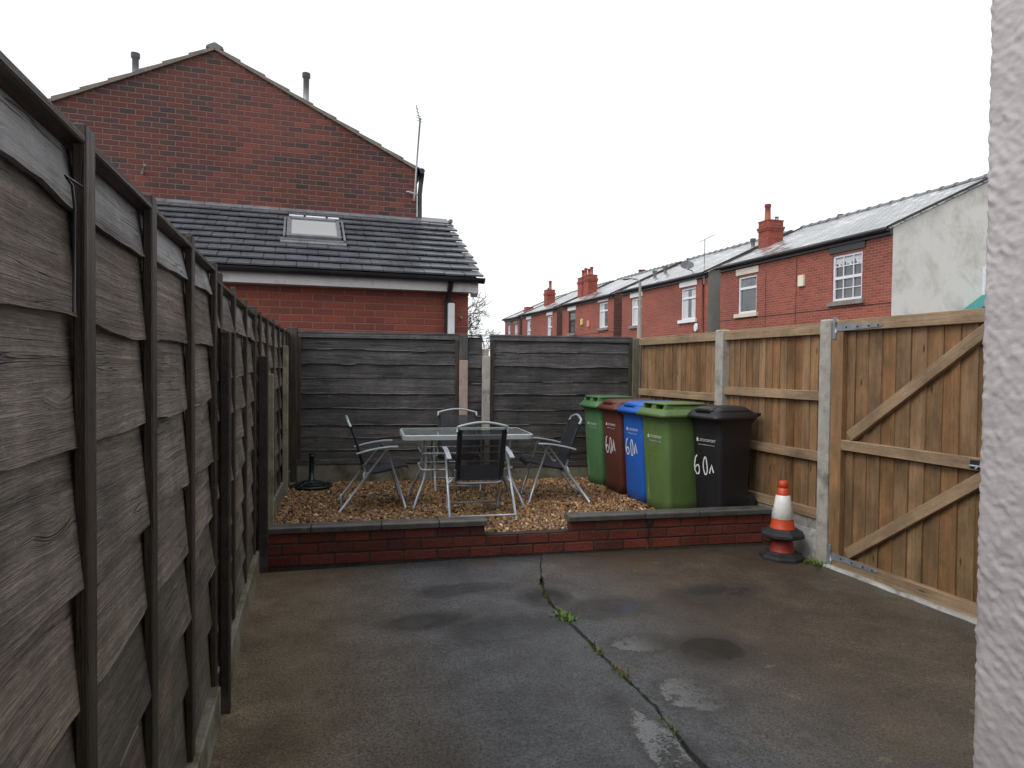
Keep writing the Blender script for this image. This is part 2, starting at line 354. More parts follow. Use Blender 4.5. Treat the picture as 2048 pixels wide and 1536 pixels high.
def yardmat():
    m = M('wet_concrete_yard'); p = m.geo('Position'); x, y, z = m.xyz(p)
    big = m.noise(p, .75, 5., .6, .3); mid = m.noise(p, 3.2, 6., .65); fine = m.noise(p, 85., 6., .75); grit = m.noise(p, 230., 3., .65); lump = m.noise(p, 22., 4., .6)
    warp = m.math('MULTIPLY', m.math('SUBTRACT', mid, .5), .55)
    def blob(cx, cy, rx, ry):
        dx = m.math('DIVIDE', m.math('SUBTRACT', x, cx), rx); dy = m.math('DIVIDE', m.math('SUBTRACT', y, cy), ry)
        d = m.math('SQRT', m.math('ADD', m.math('MULTIPLY', dx, dx), m.math('MULTIPLY', dy, dy)))
        return m.rng(m.math('ADD', d, m.math('MULTIPLY', warp, 2.4)), .45, 1.05, 1., 0.)
    def union(L):
        w = None
        for b in L:
            k = blob(*b); w = k if w is None else m.math('MAXIMUM', w, k)
        return w
    stain = m.math('MULTIPLY', union([(.68,3.72,.4,.2), (2.02,2.95,.36,.3), (1.47,3.93,.24,.26), (1.4,3.55,.12,.2), (2.5,3.6,.5,.3)]), m.rng(mid, .4, .56))
    field = union([(1.7,3.1,.32,.2), (1.32,2.1,.17,.75), (1.66,2.55,.3,.3), (1.75,3.65,.42,.28), (1.05,3.5,.5,.3), (.68,3.72,.38,.18), (2.02,2.95,.36,.3), (1.47,3.93,.26,.28), (2.6,3.75,.5,.22), (1.0,4.2,.5,.18)])
    brk = m.math('ADD', m.math('ADD', m.math('MULTIPLY', m.math('SUBTRACT', lump, .5), .5), m.math('MULTIPLY', m.math('SUBTRACT', fine, .5), .9)), m.math('MULTIPLY', m.math('SUBTRACT', mid, .5), 1.5))
    pool = m.rng(m.math('ADD', field, brk), .4, .92)
    damp = m.math('ADD', m.math('MULTIPLY_ADD', m.math('SUBTRACT', 1., m.rng(m.math('ABSOLUTE', m.math('SUBTRACT', m.math('ADD', x, m.math('MULTIPLY', warp, 1.2)), 1.15)), .35, 1.15)), .4, .42), m.math('MULTIPLY', m.rng(big, .4, .62), .35))
    # grey centre band, browner towards the fence and gate
    gx = m.math('ABSOLUTE', m.math('SUBTRACT', m.math('ADD', x, m.math('MULTIPLY', warp, 1.2)), 1.15))
    brn = m.rng(gx, .35, 1.15)
    grey = m.mix(m.rng(mid, .3, .7), (.07,.074,.082), (.165,.172,.184))
    tan = m.mix(m.rng(mid, .3, .7), (.12,.088,.052), (.27,.21,.135))
    drk = m.mix(m.rng(mid, .3, .7), (.055,.039,.024), (.135,.1,.066))
    brown = m.mix(m.rng(m.math('ADD', x, warp), .6, 1.5), tan, drk)
    c = m.mix(brn, grey, brown)
    dry = m.math('MULTIPLY', brn, m.rng(x, .4, 1.4, 1., .35))
    rust = m.math('MULTIPLY', m.rng(m.noise(p, 1.7, 5., .7), .5, .68), m.rng(y, 3.3, 4.6))
    c = m.mix(m.math('MULTIPLY', rust, .75), c, (.12,.055,.022))
    alg = m.math('MULTIPLY', m.rng(m.noise(p, 2.6, 6., .7), .55, .7), .6)
    c = m.mix(alg, c, (.06,.058,.028))
    pale = m.math('MULTIPLY', m.rng(m.noise(p, 9., 3., .5), .68, .73), .55)
    c = m.mix(pale, c, (.22,.2,.13))
    k = m.math('ADD', m.rng(fine, .36, .64, .4, 1.5), m.rng(grit, .38, .66, -.4, .6))
    c = m.mix(1., c, m.n('CombineColor', i0=k, i1=k, i2=k).outputs[0], 'MULTIPLY')
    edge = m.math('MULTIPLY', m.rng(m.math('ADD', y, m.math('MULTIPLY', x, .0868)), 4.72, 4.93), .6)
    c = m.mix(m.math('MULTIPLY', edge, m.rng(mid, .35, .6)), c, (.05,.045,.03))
    c = m.mix(m.math('MULTIPLY', pool, .45), c, (.035,.033,.03))
    c = m.mix(m.math('MULTIPLY', stain, .8), c, (.022,.018,.011))
    hgt = m.math('ADD', m.math('ADD', m.math('MULTIPLY', fine, 1.), m.math('MULTIPLY', grit, .55)), m.math('MULTIPLY', lump, .7))
    nrm = m.bump(hgt, 1., .018)
    cn = m.bump(m.math('MULTIPLY', m.math('ADD', fine, m.math('MULTIPLY', lump, 1.2)), m.rng(pool, 0, 1, 1., .04)), .8, .012)
    m.bsdf(c, .62, nrm, .3, coat=1.)
    bs = [n for n in m.t.nodes if n.type == 'BSDF_PRINCIPLED'][0]
    cw = m.math('MAXIMUM', m.math('MULTIPLY', damp, m.math('SUBTRACT', 1., m.math('MULTIPLY', m.math('MULTIPLY', dry, m.rng(x, .3, .9, 1., 0.)), .6))), pool)
    m.set(bs.inputs['Coat Weight'], cw); m.set(bs.inputs['Coat Roughness'], m.rng(pool, 0, 1, .22, .06)); m.set(bs.inputs['Coat Normal'], cn)
    return m.m
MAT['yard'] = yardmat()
MAT['soil'] = plain('crack_soil', (.035,.03,.02), .8, .3, var=.4, sc=30, bump=.8)
MAT['ground'] = plain('street_tarmac', (.06,.06,.06), .7, .4, var=.2, sc=1.)
MAT['moss'] = plain('moss', (.055,.07,.015), .9, .2, var=.4, sc=40)
MAT['leaf'] = plain('weed_leaf', (.1,.17,.03), .6, .4, var=.35, sc=30)
MAT['grassy'] = plain('dry_grass', (.16,.14,.055), .7, .3, var=.4, sc=30)

def gravelmat():
    m = M('wet_gravel'); isl = m.geo('Random Per Island'); p = m.geo('Position')
    wn = m.n('TexWhiteNoise', {'noise_dimensions': '1D'}); m.set(wn.inputs['W'], m.math('MULTIPLY', isl, 991.))
    c = m.ramp(isl, [(0., (.05,.025,.011)), (.2, (.16,.07,.021)), (.42, (.26,.124,.038)), (.58, (.35,.19,.07)), (.7, (.09,.048,.028)), (.8, (.42,.27,.125)), (.92, (.22,.14,.085)), (1., (.58,.47,.31))])
    k = m.rng(wn.outputs[0], 0, 1, .65, 1.25)
    c = m.mix(1., c, m.n('CombineColor', i0=k, i1=k, i2=k).outputs[0], 'MULTIPLY')
    return m.bsdf(c, m.rng(wn.outputs[0], 0, 1, .22, .5), None, .5)
MAT['gravel'] = gravelmat()
MAT['gravel_base'] = plain('gravel_bed_earth', (.07,.042,.022), .8, .3, var=.4, sc=30, bump=.6)

MAT['alu'] = plain('silver_grey_painted_tube', (.37,.405,.45), .36, .6, metal=.35, var=.1, sc=9)
MAT['rim_alu'] = plain('pale_silver_rim', (.4,.435,.45), .35, .6, metal=.2, var=.08, sc=9)
def rustalu():
    m = M('rusting_silver_rail'); p = m.obj(); nz = m.noise(p, 9., 4., .6)
    k = m.rng(nz, .5, .62); c = m.mix(k, (.45,.48,.5), (.3,.15,.04))
    return m.bsdf(c, m.rng(nz, .4, .7, .35, .8), None, .5, .2)
MAT['rustalu'] = rustalu()
def sling(name, op):
    m = M(name); u, v, _ = m.xyz(m.uv()); nz = m.noise(m.obj(), 7., 3.)
    return m.bsdf(m.ramp(nz, [(.3, (.012,.013,.018)), (.7, (.022,.024,.032))]), .6, None, .35, alpha=op)
MAT['sling'] = sling('black_mesh_sling', .8)
MAT['sling_edge'] = sling('black_sling_hem', 1.)
def tableglass():
    m = M('wet_table_glass'); p = m.geo('Position')
    return m.bsdf((.72,.8,.78), .06, m.bump(m.noise(p, 35., 4.), .05, .003), .6, trans=.85)
MAT['tableglass'] = tableglass()
def plastic(name, col, rough=.42):
    m = M(name); p = m.obj(); f = m.noise(p, 220., 2.); b = m.noise(p, 3., 5., .65)
    k = m.rng(b, .3, .7, .88, 1.1); c = m.mix(1., col, m.n('CombineColor', i0=k, i1=k, i2=k).outputs[0], 'MULTIPLY')
    dn = m.noise(m.vec(m.math('MULTIPLY', m.xyz(p)[0], 9.), m.math('MULTIPLY', m.xyz(p)[1], 9.), m.math('MULTIPLY', m.xyz(p)[2], 1.6)), 1., 6., .7)
    c = m.mix(m.rng(dn, .5, .75, 0, .45), c, tuple(q*.45+.014 for q in col))
    sc_ = m.noise(m.vec(m.math('MULTIPLY', m.xyz(p)[0], 40.), m.math('MULTIPLY', m.xyz(p)[1], 40.), m.math('MULTIPLY', m.xyz(p)[2], 4.)), 1., 4., .7)
    c = m.mix(m.rng(sc_, .62, .72, 0, .3), c, tuple(q*.8+.05 for q in col))
    return m.bsdf(c, m.rng(b, .3, .7, rough-.08, rough+.1), m.bump(f, .12, .002), .45)
MAT['bin_green'] = plastic('mid_green_bin_plastic', (.07,.165,.068))
MAT['bin_lime'] = plastic('olive_green_bin_plastic', (.098,.165,.05))
MAT['bin_brown'] = plastic('brown_bin_plastic', (.105,.033,.022))
MAT['bin_blue'] = plastic('blue_bin_plastic', (.018,.105,.44))
MAT['bin_black'] = plastic('black_bin_plastic', (.012,.012,.015))
MAT['rubber'] = plain('black_rubber', (.02,.021,.024), .55, .4, var=.25, sc=12, bump=.2, dirt=((.07,.065,.055), 9., .58, .5))
MAT['mark_white'] = plain('white_marking', (.68,.69,.7), .6, .3, var=.12, sc=40)
MAT['grip_dark'] = plain('shadowed_grip', (.015,.02,.012), .6, .3)
MAT['cone_orange'] = plain('orange_cone_plastic', (.52,.06,.018), .45, .5, var=.12, sc=12, dirt=((.2,.05,.03), 9., .6, .5))
MAT['cone_red'] = plain('faded_red_cone_plastic', (.3,.035,.025), .5, .4, var=.2, sc=12, dirt=((.08,.03,.025), 9., .55, .6))
MAT['cone_white'] = plain('reflective_sleeve', (.72,.71,.69), .4, .5, var=.12, sc=18, dirt=((.4,.37,.34), 12., .58, .6))
MAT['iron_green'] = plain('dark_green_cast_iron', (.009,.017,.018), .35, .5, var=.3, sc=14)
MAT['bark'] = plain('tree_bark', (.09,.085,.07), .85, .2, var=.3, sc=6)
MAT['twig'] = plain('twigs', (.075,.07,.06), .85, .2, var=.3, sc=3)
MAT['dish'] = plain('dark_grey_dish', (.1,.1,.115), .5, .4, var=.15)
MAT['roof_frame'] = plain('pale_grey_frame', (.2,.21,.225), .4, .5, metal=.3, var=.15)
MAT['galv'] = plain('galvanised_steel', (.3,.33,.37), .45, .5, metal=.5, var=.15, sc=20)

def lilac():
    m = M('lilac_roughcast'); p = m.geo('Position')
    f = m.noise(p, 90., 5., .6); b = m.noise(p, 6., 5., .65)
    c = m.mix(m.rng(b, .35, .7, 0, 1), (.51,.47,.478), (.41,.378,.382))
    c = m.mix(m.rng(m.noise(p, 18., 6., .75), .55, .75, 0, .6), c, (.3,.265,.25))
    return m.bsdf(c, .55, m.bump(f, .35, .003), .4)
MAT['lilac'] = lilac()

# ------------------------------------------------------------------ camera, sky, sun
F_PX, YAW, PIT, ROL, CAMZ = 1340., math.radians(17.45), math.radians(1.315), math.radians(.57), 1.42
fw = V(math.sin(YAW)*math.cos(PIT), math.cos(YAW)*math.cos(PIT), -math.sin(PIT))
r0 = V(math.cos(YAW), -math.sin(YAW), 0); u0 = r0.cross(fw)
rr = math.cos(ROL)*r0 + math.sin(ROL)*u0; uu = -math.sin(ROL)*r0 + math.cos(ROL)*u0
cd = bpy.data.cameras.new('camera'); cam = bpy.data.objects.new('camera', cd); COL.objects.link(cam)
cd.sensor_width = 36; cd.lens = F_PX/2048*36; cd.clip_start = .02; cd.clip_end = 2000
mw = Matrix.Identity(4)
for i in range(3): mw[i][0] = rr[i]; mw[i][1] = uu[i]; mw[i][2] = -fw[i]
mw[2][3] = CAMZ
cam.matrix_world = mw; SC.camera = cam

SUN_EL, SUN_AZ = math.radians(46), math.radians(247)     # azimuth clockwise from +Y: to the left, a little behind the camera
w = bpy.data.worlds.new('World'); SC.world = w; w.use_nodes = True
nt = w.node_tree; nt.nodes.clear()
sky = nt.nodes.new('ShaderNodeTexSky'); sky.sky_type = 'NISHITA'; sky.sun_disc = False
sky.sun_elevation = SUN_EL; sky.sun_rotation = SUN_AZ; sky.air_density = 1.; sky.dust_density = 4.
hs = nt.nodes.new('ShaderNodeHueSaturation'); hs.inputs['Saturation'].default_value = .1
mx = nt.nodes.new('ShaderNodeMix'); mx.data_type = 'RGBA'; mx.inputs[0].default_value = .65; mx.inputs[7].default_value = (9.7, 9.9, 10.2, 1)
bg = nt.nodes.new('ShaderNodeBackground'); bg.inputs[1].default_value = .12
wo = nt.nodes.new('ShaderNodeOutputWorld')
nt.links.new(sky.outputs[0], hs.inputs['Color']); nt.links.new(hs.outputs[0], mx.inputs[6]); nt.links.new(mx.outputs[2], bg.inputs[0]); nt.links.new(bg.outputs[0], wo.inputs[0])
sd = bpy.data.lights.new('sun', 'SUN'); sd.energy = .9; sd.angle = math.radians(25); sd.color = (1, .97, .93)
so = bpy.data.objects.new('sun', sd); COL.objects.link(so)
sdir = V(math.sin(SUN_AZ)*math.cos(SUN_EL), math.cos(SUN_AZ)*math.cos(SUN_EL), math.sin(SUN_EL))
so.rotation_euler = sdir.to_track_quat('Z', 'Y').to_euler(); so.location = (-5, -8, 12)
SC.view_settings.view_transform = 'Standard'; SC.view_settings.look = 'None'; SC.view_settings.exposure = .33; SC.view_settings.gamma = 1.
SC.cycles.use_denoising = True; SC.cycles.volume_bounces = 1
SC.cycles.max_bounces = 10; SC.cycles.transparent_max_bounces = 12

# ------------------------------------------------------------------ ground, yard
b = MB(); b.poly([(-400,-400,-.12), (400,-400,-.12), (400,800,-.12), (-400,800,-.12)])
tag(b.build('ground', MAT['ground']), kind='structure', label='dark tarmac street ground around the yard', cat='ground')
def yz(x): return -.008*x
crack = [(1.78,4.86), (1.66,4.55), (1.56,4.25), (1.475,3.95), (1.46,3.75), (1.455,3.52), (1.45,3.25), (1.44,3.05), (1.447,2.83), (1.44,2.5), (1.42,2.34), (1.39,2.09), (1.36,1.7), (1.33,1.2), (1.3,.2), (1.3,-3.)]
def dense(pts, step=.02):
    out = []
    for (x0, y0), (x1, y1) in zip(pts, pts[1:]):
        n = max(1, int(math.hypot(x1-x0, y1-y0)/step))
        out += [(x0+(x1-x0)*i/n, y0+(y1-y0)*i/n) for i in range(n)]
    return out+[pts[-1]]
cd_ = dense(crack)
def wid(y):
    if y > 4.3: return .003
    return .003 + .009*max(0, .4+ns(y*2.3, 3.1)*1.5) + .005*ns(y*14, 7.)
left = [(x - wid(y) + .009*ns(y*9, 1.5) + .006*ns(y*25, 2.5), y) for x, y in cd_]
right = [(x + wid(y) + .010*ns(y*8, 5.5) + .007*ns(y*27, 6.5), y) for x, y in cd_]
def slab(name, edge, xs, label, dz):
    b = MB(); n = len(edge); X = 5
    for i in range(n-1):
        (xa, ya), (xb, yb) = edge[i], edge[i+1]
        pts = [(xa, ya, yz(xa)+dz-.006), (xb, yb, yz(xb)+dz-.006), (xs, yb, yz(xs)+dz), (xs, ya, yz(xs)+dz)]
        ch = .012 if xs > xa else -.012
        p2 = [(xa+ch, ya, yz(xa)+dz), (xb+ch, yb, yz(xb)+dz)]
        A = [pts[0], pts[1], p2[1], p2[0]]; B = [p2[0], p2[1], pts[2], pts[3]]
        W = [(xa, ya, -.09), (xb, yb, -.09), pts[1], pts[0]]
        if xs < xa: A = A[::-1]; B = B[::-1]; W = W[::-1]
        for q, sm in ((A, True), (B, True), (W, False)): b.poly(q[::-1], None, False)
    return tag(b.build(name, MAT['yard']), kind='structure', label=label, cat='yard')
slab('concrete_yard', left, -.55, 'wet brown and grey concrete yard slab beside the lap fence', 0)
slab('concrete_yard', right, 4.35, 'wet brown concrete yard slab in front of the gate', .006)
b = MB(); b.poly([(1.2,-3,-.055), (1.6,-3,-.055), (2.0,4.86,-.055), (1.3,4.86,-.055)])
tag(b.build('crack_soil', MAT['soil']), kind='structure', label='dark soil down the crack between the yard slabs', cat='soil')

# moss in the crack + weeds
b = MB(); rg = random.Random(3)
for i in range(260):
    k = rg.randrange(30, len(cd_)-60); x, y = cd_[k]
    if ns(y*3.1, 8.) < -.05: continue
    x += rg.uniform(-1, 1)*.016; r = rg.uniform(.004, .011)
    b.tube([(x,y,yz(x)-.03), (x+rg.uniform(-.004,.004), y, yz(x)+rg.uniform(-.006,.004)), (x,y,yz(x)+rg.uniform(.002,.009))], [r, r*.9, r*.2], 6)
tag(b.build('moss', MAT['moss']), kind='stuff', label='green moss growing along the yard crack', cat='moss')
def weed(x, y, n, h, spread, mat, label, broad):
    rg = random.Random(int(x*1000+y*777)); z = yz(x)-.01; o = V(x, y, z); b = MB()
    for i in range(n):
        a = rg.uniform(0, 2*PI); l = h*rg.uniform(.5, 1.2); wd = (.0055 if broad else .0025)*rg.uniform(.6, 1.2)
        d = V(math.cos(a), math.sin(a), 0); s_ = V(-d.y, d.x, 0); bx = o + V(rg.gauss(0, spread*.5), rg.gauss(0, spread), 0)
        lean = rg.uniform(.3, 1.1)
        p = [bx + d*(l*lean*t) + V(0,0,l*(t - .55*lean*t*t)) for t in (0, .35, .7, 1.)]
        ww = [wd*.3, wd, wd*.8, .0005] if broad else [wd, wd*.9, wd*.6, .0004]
        for j in range(3): b.poly([p[j]-s_*ww[j], p[j]+s_*ww[j], p[j+1]+s_*ww[j+1], p[j+1]-s_*ww[j+1]], None, True)
    return tag(b.build('weed', MAT[mat], org=o), label, 'weed', 'weeds growing from the yard')
weed(1.452, 3.55, 90, .05, .045, 'leaf', 'bright green leafy weed at the far end of the yard crack', True)
weed(1.448, 3.07, 70, .04, .04, 'grassy', 'straggly brown weed tuft midway along the yard crack', False)
weed(1.45, 2.83, 90, .045, .035, 'grassy', 'yellow green grass tuft in the nearer part of the yard crack', False)
weed(1.41, 2.34, 60, .03, .04, 'leaf', 'flat mossy weed in the crack nearest the camera', False)
weed(3.68, 4.09, 90, .07, .05, 'leaf', 'small green weed at the foot of the gate post', True)

# ------------------------------------------------------------------ lap fences (left and back)
def lap_boards(A, B, n, z0, z1, seed, cnt, zlist=None, edge=None, big=False):
    """waney lap boards between plan points A and B; n = side facing the yard"""
    rg = random.Random(seed); b = MB(); A = Vector(A).to_3d(); B = Vector(B).to_3d(); n = Vector(n).to_3d().normalized()
    L = (B-A).length; d = (B-A)/L; N = max(16, int(L/.05))
    hs_ = [rg.uniform(.8, 1.25) for _ in range(cnt)]; t = sum(hs_); zs = [z0]
    for h in hs_: zs.append(zs[-1] + h*(z1-z0)/t)
    if zlist: zs = list(zlist); cnt = len(zs)-1
    for i in range(cnt):
        zb, zt = zs[i], zs[i+1]+.035
        if i == cnt-1: zt = zs[i+1]
        ru, rv = rg.uniform(0, 90), rg.uniform(0, 90); ph = rg.uniform(0, 90); amp = 0. if i == 0 else rg.uniform(.008, .02)
        fr = rg.uniform(.9, 2.2); pr = rg.uniform(.02, .034) if edge is not None and big else rg.uniform(.014, .026); th = .011
        st = []
        for k in range(N+1):
            u = L*k/N
            wv = amp*(ns(u*fr, ph)*1.3 + .5*ns(u*fr*3.3, ph+7)) + .0045*ns(u*13, ph+3) + (.012*max(0, ns(u*2.1, ph+31)-.25) if i else 0)
            bow = .006*ns(u*1.7, ph+11)
            o = A + d*u
            zz = zb+wv
            st.append([o + n*(pr+th+bow)+V(0,0,zz), o + n*(.002+th+bow*.5)+V(0,0,zt+.3*wv*(i < cnt-1)), o+n*(pr+bow)+V(0,0,zz), o+n*.002+V(0,0,zt), u, zz, zt])
        for k in range(N):
            p, q = st[k], st[k+1]
            def U(s_, z): return (s_[4]+ru, z+rv)
            b.poly([p[0], q[0], q[1], p[1]], [U(p,p[5]), U(q,q[5]), U(q,q[6]), U(p,p[6])], False)
            b.poly([p[2], q[2], q[0], p[0]], [U(p,p[5]-.01), U(q,q[5]-.01), U(q,q[5]), U(p,p[5])])
            b.poly([p[3], q[3], q[2], p[2]], [U(p,p[6]), U(q,q[6]), U(q,q[5]), U(p,p[5])])
            b.poly([p[1], q[1], q[3], p[3]], [U(p,p[6]), U(q,q[6]), U(q,q[6]+.01), U(p,p[6]+.01)])
        if edge is not None and i:
            for k in range(N):
                p, q = st[k], st[k+1]
                def eh(s_): return (.004 if big else .0095)*max(0, ns(s_[4]*2.3, ph+50)+(-.1 if big else .12)+.3*ns(s_[4]*14, ph+60))*1.5
                h0, h1 = eh(p), eh(q)
                if h0 < .001 and h1 < .001: continue
                o_ = n*.0016
                edge.poly([p[0]+o_-V(0,0,.001), q[0]+o_-V(0,0,.001), q[0]+o_+V(0,0,h1), p[0]+o_+V(0,0,h0)], None)
                edge.poly([p[0]+o_+V(0,0,h0), q[0]+o_+V(0,0,h1), q[0]+V(0,0,h1+.003), p[0]+V(0,0,h0+.003)], None)
                edge.poly([p[0]-V(0,0,.002), q[0]-V(0,0,.002), q[0]+o_-V(0,0,.001), p[0]+o_-V(0,0,.001)], None)
        for s_, fl in ((st[0], False), (st[-1], True)):
            f = [s_[0], s_[1], s_[3], s_[2]]; b.poly(f[::-1] if fl else f, [(ru,rv), (ru,rv+.2), (ru+.01,rv+.2), (ru+.01,rv)])
    # weld the strips of every board so each board is one island
    return b
def weld(o):
    import bmesh
    bm = bmesh.new(); bm.from_mesh(o.data); bmesh.ops.remove_doubles(bm, verts=bm.verts, dist=1e-5); bm.to_mesh(o.data); bm.free(); o.data.update()
    return o
def seg_box(b, A, B, n, off, w, dpt, z0, z1, g=0):
    """upright box lying along A-B: from offset off, depth dpt towards n"""
    A = Vector(A).to_3d(); B = Vector(B).to_3d(); d = (B-A); L = d.length; ang = math.atan2(d.y, d.x); n = Vector(n).to_3d().normalized()
    c = (A+B)/2 + n*(off+dpt/2) + V(0,0,(z0+z1)/2)
    b.box(c, (L, dpt, z1-z0), rotz(ang), g)
def at(A, B, t): A = Vector(A); B = Vector(B); return A + (B-A).normalized()*t
def lap_panel(fence, A, B, n, z0, z1, seed, cnt, batt, mat, bmat, bz, bw=.053, bd=.021, capmat=None, frame=False, label=None, bl=.03, zlist=None):
    eb = MB(); p = lap_boards(A, B, n, z0, z1-.02, seed, cnt, zlist, eb, mat == 'fence_grey').build('fence_panel', MAT[mat], fence); weld(p)
    if eb.v: eo = weld(eb.build('waney_edge', MAT['sapwood_dark' if frame or mat == 'fence_dark' else 'sapwood'], p)); eo['kind'] = 'stuff'
    if label: p['label'] = label
    rg = random.Random(seed+5); L = (Vector(B)-Vector(A)).length
    b = MB(); seg_box(b, A, B, n, -.012, 0, .058 if not frame else .064, z1-.012 if not frame else z1-.018, z1+.004); b.build('capping', MAT[capmat or bmat], p, .003)
    for t in batt:
        b = MB(); seg_box(b, at(A,B,t-bw/2), at(A,B,t+bw/2), n, .026, 0, bd, bz+rg.uniform(-.02,.03), z1+bl+rg.uniform(-.01,.012), 2); b.build('batten', MAT[bmat], p, .003)
    if frame:
        b = MB(); seg_box(b, A, B, n, .028, 0, .022, z1-.065, z1-.02, 0); b.build('top_rail', MAT[mat], p, .003)
        b = MB(); seg_box(b, A, B, n, .028, 0, .022, z0-.005, z0+.05, 0); b.build('bottom_rail', MAT[capmat or mat], p, .003)
        for t in (.02, L-.02):
            b = MB(); seg_box(b, at(A,B,t-.02), at(A,B,t+.02), n, .026, 0, .024, z0+.05, z1-.065, 2); b.build('edge_batten', MAT[bmat], p, .003)
    return p
def post(fence, x, y, w, dp, z0, z1, mat, ang=0, bev=.006, name='post', cap=0):
    b = MB(); R = rotz(ang); b.box((x, y, (z0+z1)/2), (w, dp, z1-z0), R, 2)
    o = b.build(name, MAT[mat], fence, bev); 
    return o
def gboard(fence, A, B, n, off, z0, z1):
    b = MB(); seg_box(b, A, B, n, off, 0, .045, z0, z1); return b.build('gravel_board', MAT['concrete_board'], fence, .006)

lf = thing('lap_fence', 'tall weathered grey lap fence with dark battens running away on the left', 'fence', (-.36, 1.0, 0))
nL = (1, -.015)
def lx(y): return -.372 + .0154*(y-2.57)
def LP(y): return (lx(y), y)
lap_panel(lf, LP(-.95), LP(.9), nL, .12, 1.80, 11, 8, [.1,.62,1.15,1.72], 'fence_grey', 'batten', .1)
lap_panel(lf, LP(.94), LP(2.94), nL, .15, 1.80, 23, 8, [.378,.86,1.41,1.94], 'fence_grey', 'batten', .12, zlist=[.15,.40,.62,.83,1.05,1.285,1.487,1.685,1.785])
lap_panel(lf, LP(2.95), LP(4.9), nL, .16, 1.765, 31, 9, [.1,.61,1.22,1.84], 'fence_grey', 'batten', .14)
e0, e1 = (-.32, 4.98), (-.17, 7.62)
lap_panel(lf, e0, e1, (1,-.05), .3, 1.78, 37, 8, [.06,.5,1.0,1.5,1.95,2.4], 'fence_grey', 'batten', .3)
gboard(lf, LP(-.95), LP(2.86), nL, .02, -.1, .15); gboard(lf, LP(2.93), LP(4.86), nL, .02, -.1, .158); gboard(lf, e0, e1, (1,-.05), .01, .0, .3)
post(lf, lx(2.93)+.072, 2.945, .04, .055, -.05, 1.56, 'spur_dark')
post(lf, lx(2.9)-.045, 2.915, .07, .1, -.05, 1.74, 'batten')
post(lf, lx(4.93)+.085, 4.92, .065, .07, -.05, 1.49, 'spur_dark')
post(lf, lx(4.93)-.0, 4.95, .08, .12, -.05, 1.83, 'batten')
post(lf, -.235, 5.6, .055, .08, .05, 1.36, 'spur_light', .05)
post(lf, -.15, 6.87, .055, .09, .05, 1.62, 'spur_light', .05)
b = MB()  # thin cord hanging beside the nearest batten
b.tube([V(-.337,1.165,1.70), V(-.331,1.172,1.69), V(-.33,1.178,1.66), V(-.333,1.186,1.6), V(-.335,1.19,1.5)], .0022, 6)
b.tube([V(-.337,1.16,1.701), V(-.325,1.2,1.695)], .002, 6)
b.build('cord', MAT['black_plastic'], lf)

bf = thing('lap_fence', 'dark lap fence across the back behind the glass table', 'fence', (1.8, 7.36, 0))
ang_b = math.atan(-.132); nB = (-.132, -1)
def BP(x): return (x, 7.63-.132*x)
lap_panel(bf, BP(-.04), BP(1.69), nB, .36, 1.80, 41, 9, [], 'fence_dark', 'batten', .36, frame=True, capmat='fence_dark')
lap_panel(bf, BP(1.79), BP(1.955), nB, .3, 1.79, 47, 8, [], 'fence_dark', 'batten', .36)
lap_panel(bf, BP(2.045), BP(3.715), nB, .3, 1.80, 53, 9, [], 'fence_dark', 'batten', .3, frame=True, capmat='fence_dark')
gboard(bf, BP(-.1), BP(1.69), nB, -.005, .0, .352); gboard(bf, BP(1.79), BP(3.7), nB, -.005, .0, .295)
post(bf, -.095, 7.61, .11, .07, 0, 1.84, 'batten', ang_b)
post(bf, 1.74, 7.37, .095, .06, 1.51, 1.795, 'fence_dark', ang_b)
post(bf, 1.74, 7.365, .095, .08, .0, 1.51, 'spur_pink', ang_b)
post(bf, 1.995, 7.335, .09, .08, .0, 1.56, 'concrete_post', ang_b)
post(bf, 1.995, 7.40, .085, .07, .0, 1.64, 'spur_pink', ang_b)
post(bf, 3.75, 7.10, .085, .09, .0, 1.79, 'corner_post', ang_b)

# ------------------------------------------------------------------ light board fence and gate (right)
rf = thing('board_fence', 'light brown vertical board fence with concrete posts behind the wheelie bins', 'fence', (3.78, 5.6, 0))
def vboards(y0, y1, z0, z1, x, seed, bw=.1, slope=0.):
    rg = random.Random(seed); b = MB(); n = max(1, round((y1-y0)/bw)); s_ = (y1-y0)/n
    for i in range(n):
        yc = y0 + s_*(i+.5); t = rg.uniform(-.003, .003); R = Matrix.Rotation(rg.uniform(-.004,.004), 3, 'X') @ Matrix.Rotation(-.11, 3, 'Z')
        b.box((x+t, yc, (z0+z1)/2 + slope*(yc-y0)), (.016, s_+.01, z1-z0), R, 2)
    return b
for k, (y0, y1, zt, rails, seed) in enumerate([(5.49, 7.11, 1.775, [(.74,.07),(1.165,.075)], 3), (4.15, 5.39, 1.775, [(.77,.075),(1.235,.075)], 8)]):
    p = vboards(y0, y1, .3, zt, 3.825, seed, .088).build('board_panel', MAT['fence_tan'], rf, .002)
    for zc, h in [(zt-.035, .07), (.325, .075)] + rails:
        b = MB(); b.box((3.793, (y0+y1)/2, zc), (.045, y1-y0, h), Matrix.Rotation(.0, 3, 'X'), 1); b.build('rail', MAT['rail_tan'], p, .003)
    b = MB(); b.box((3.81, (y0+y1)/2, zt+.008), (.07, y1-y0, .016), None, 1); b.build('capping', MAT['rail_tan'], p, .002)
post(rf, 3.79, 5.44, .1, .115, -.1, 1.805, 'concrete_post', 0, .012)
post(rf, 3.79, 4.10, .1, .11, -.1, 1.812, 'concrete_post', 0, .012)
b = MB(); b.box((3.815, 4.76, .1), (.06, 1.3, .38)); b.box((3.815, 6.29, .12), (.06, 1.56, .34)); b.build('gravel_board', MAT['concrete_post'], rf, .006)
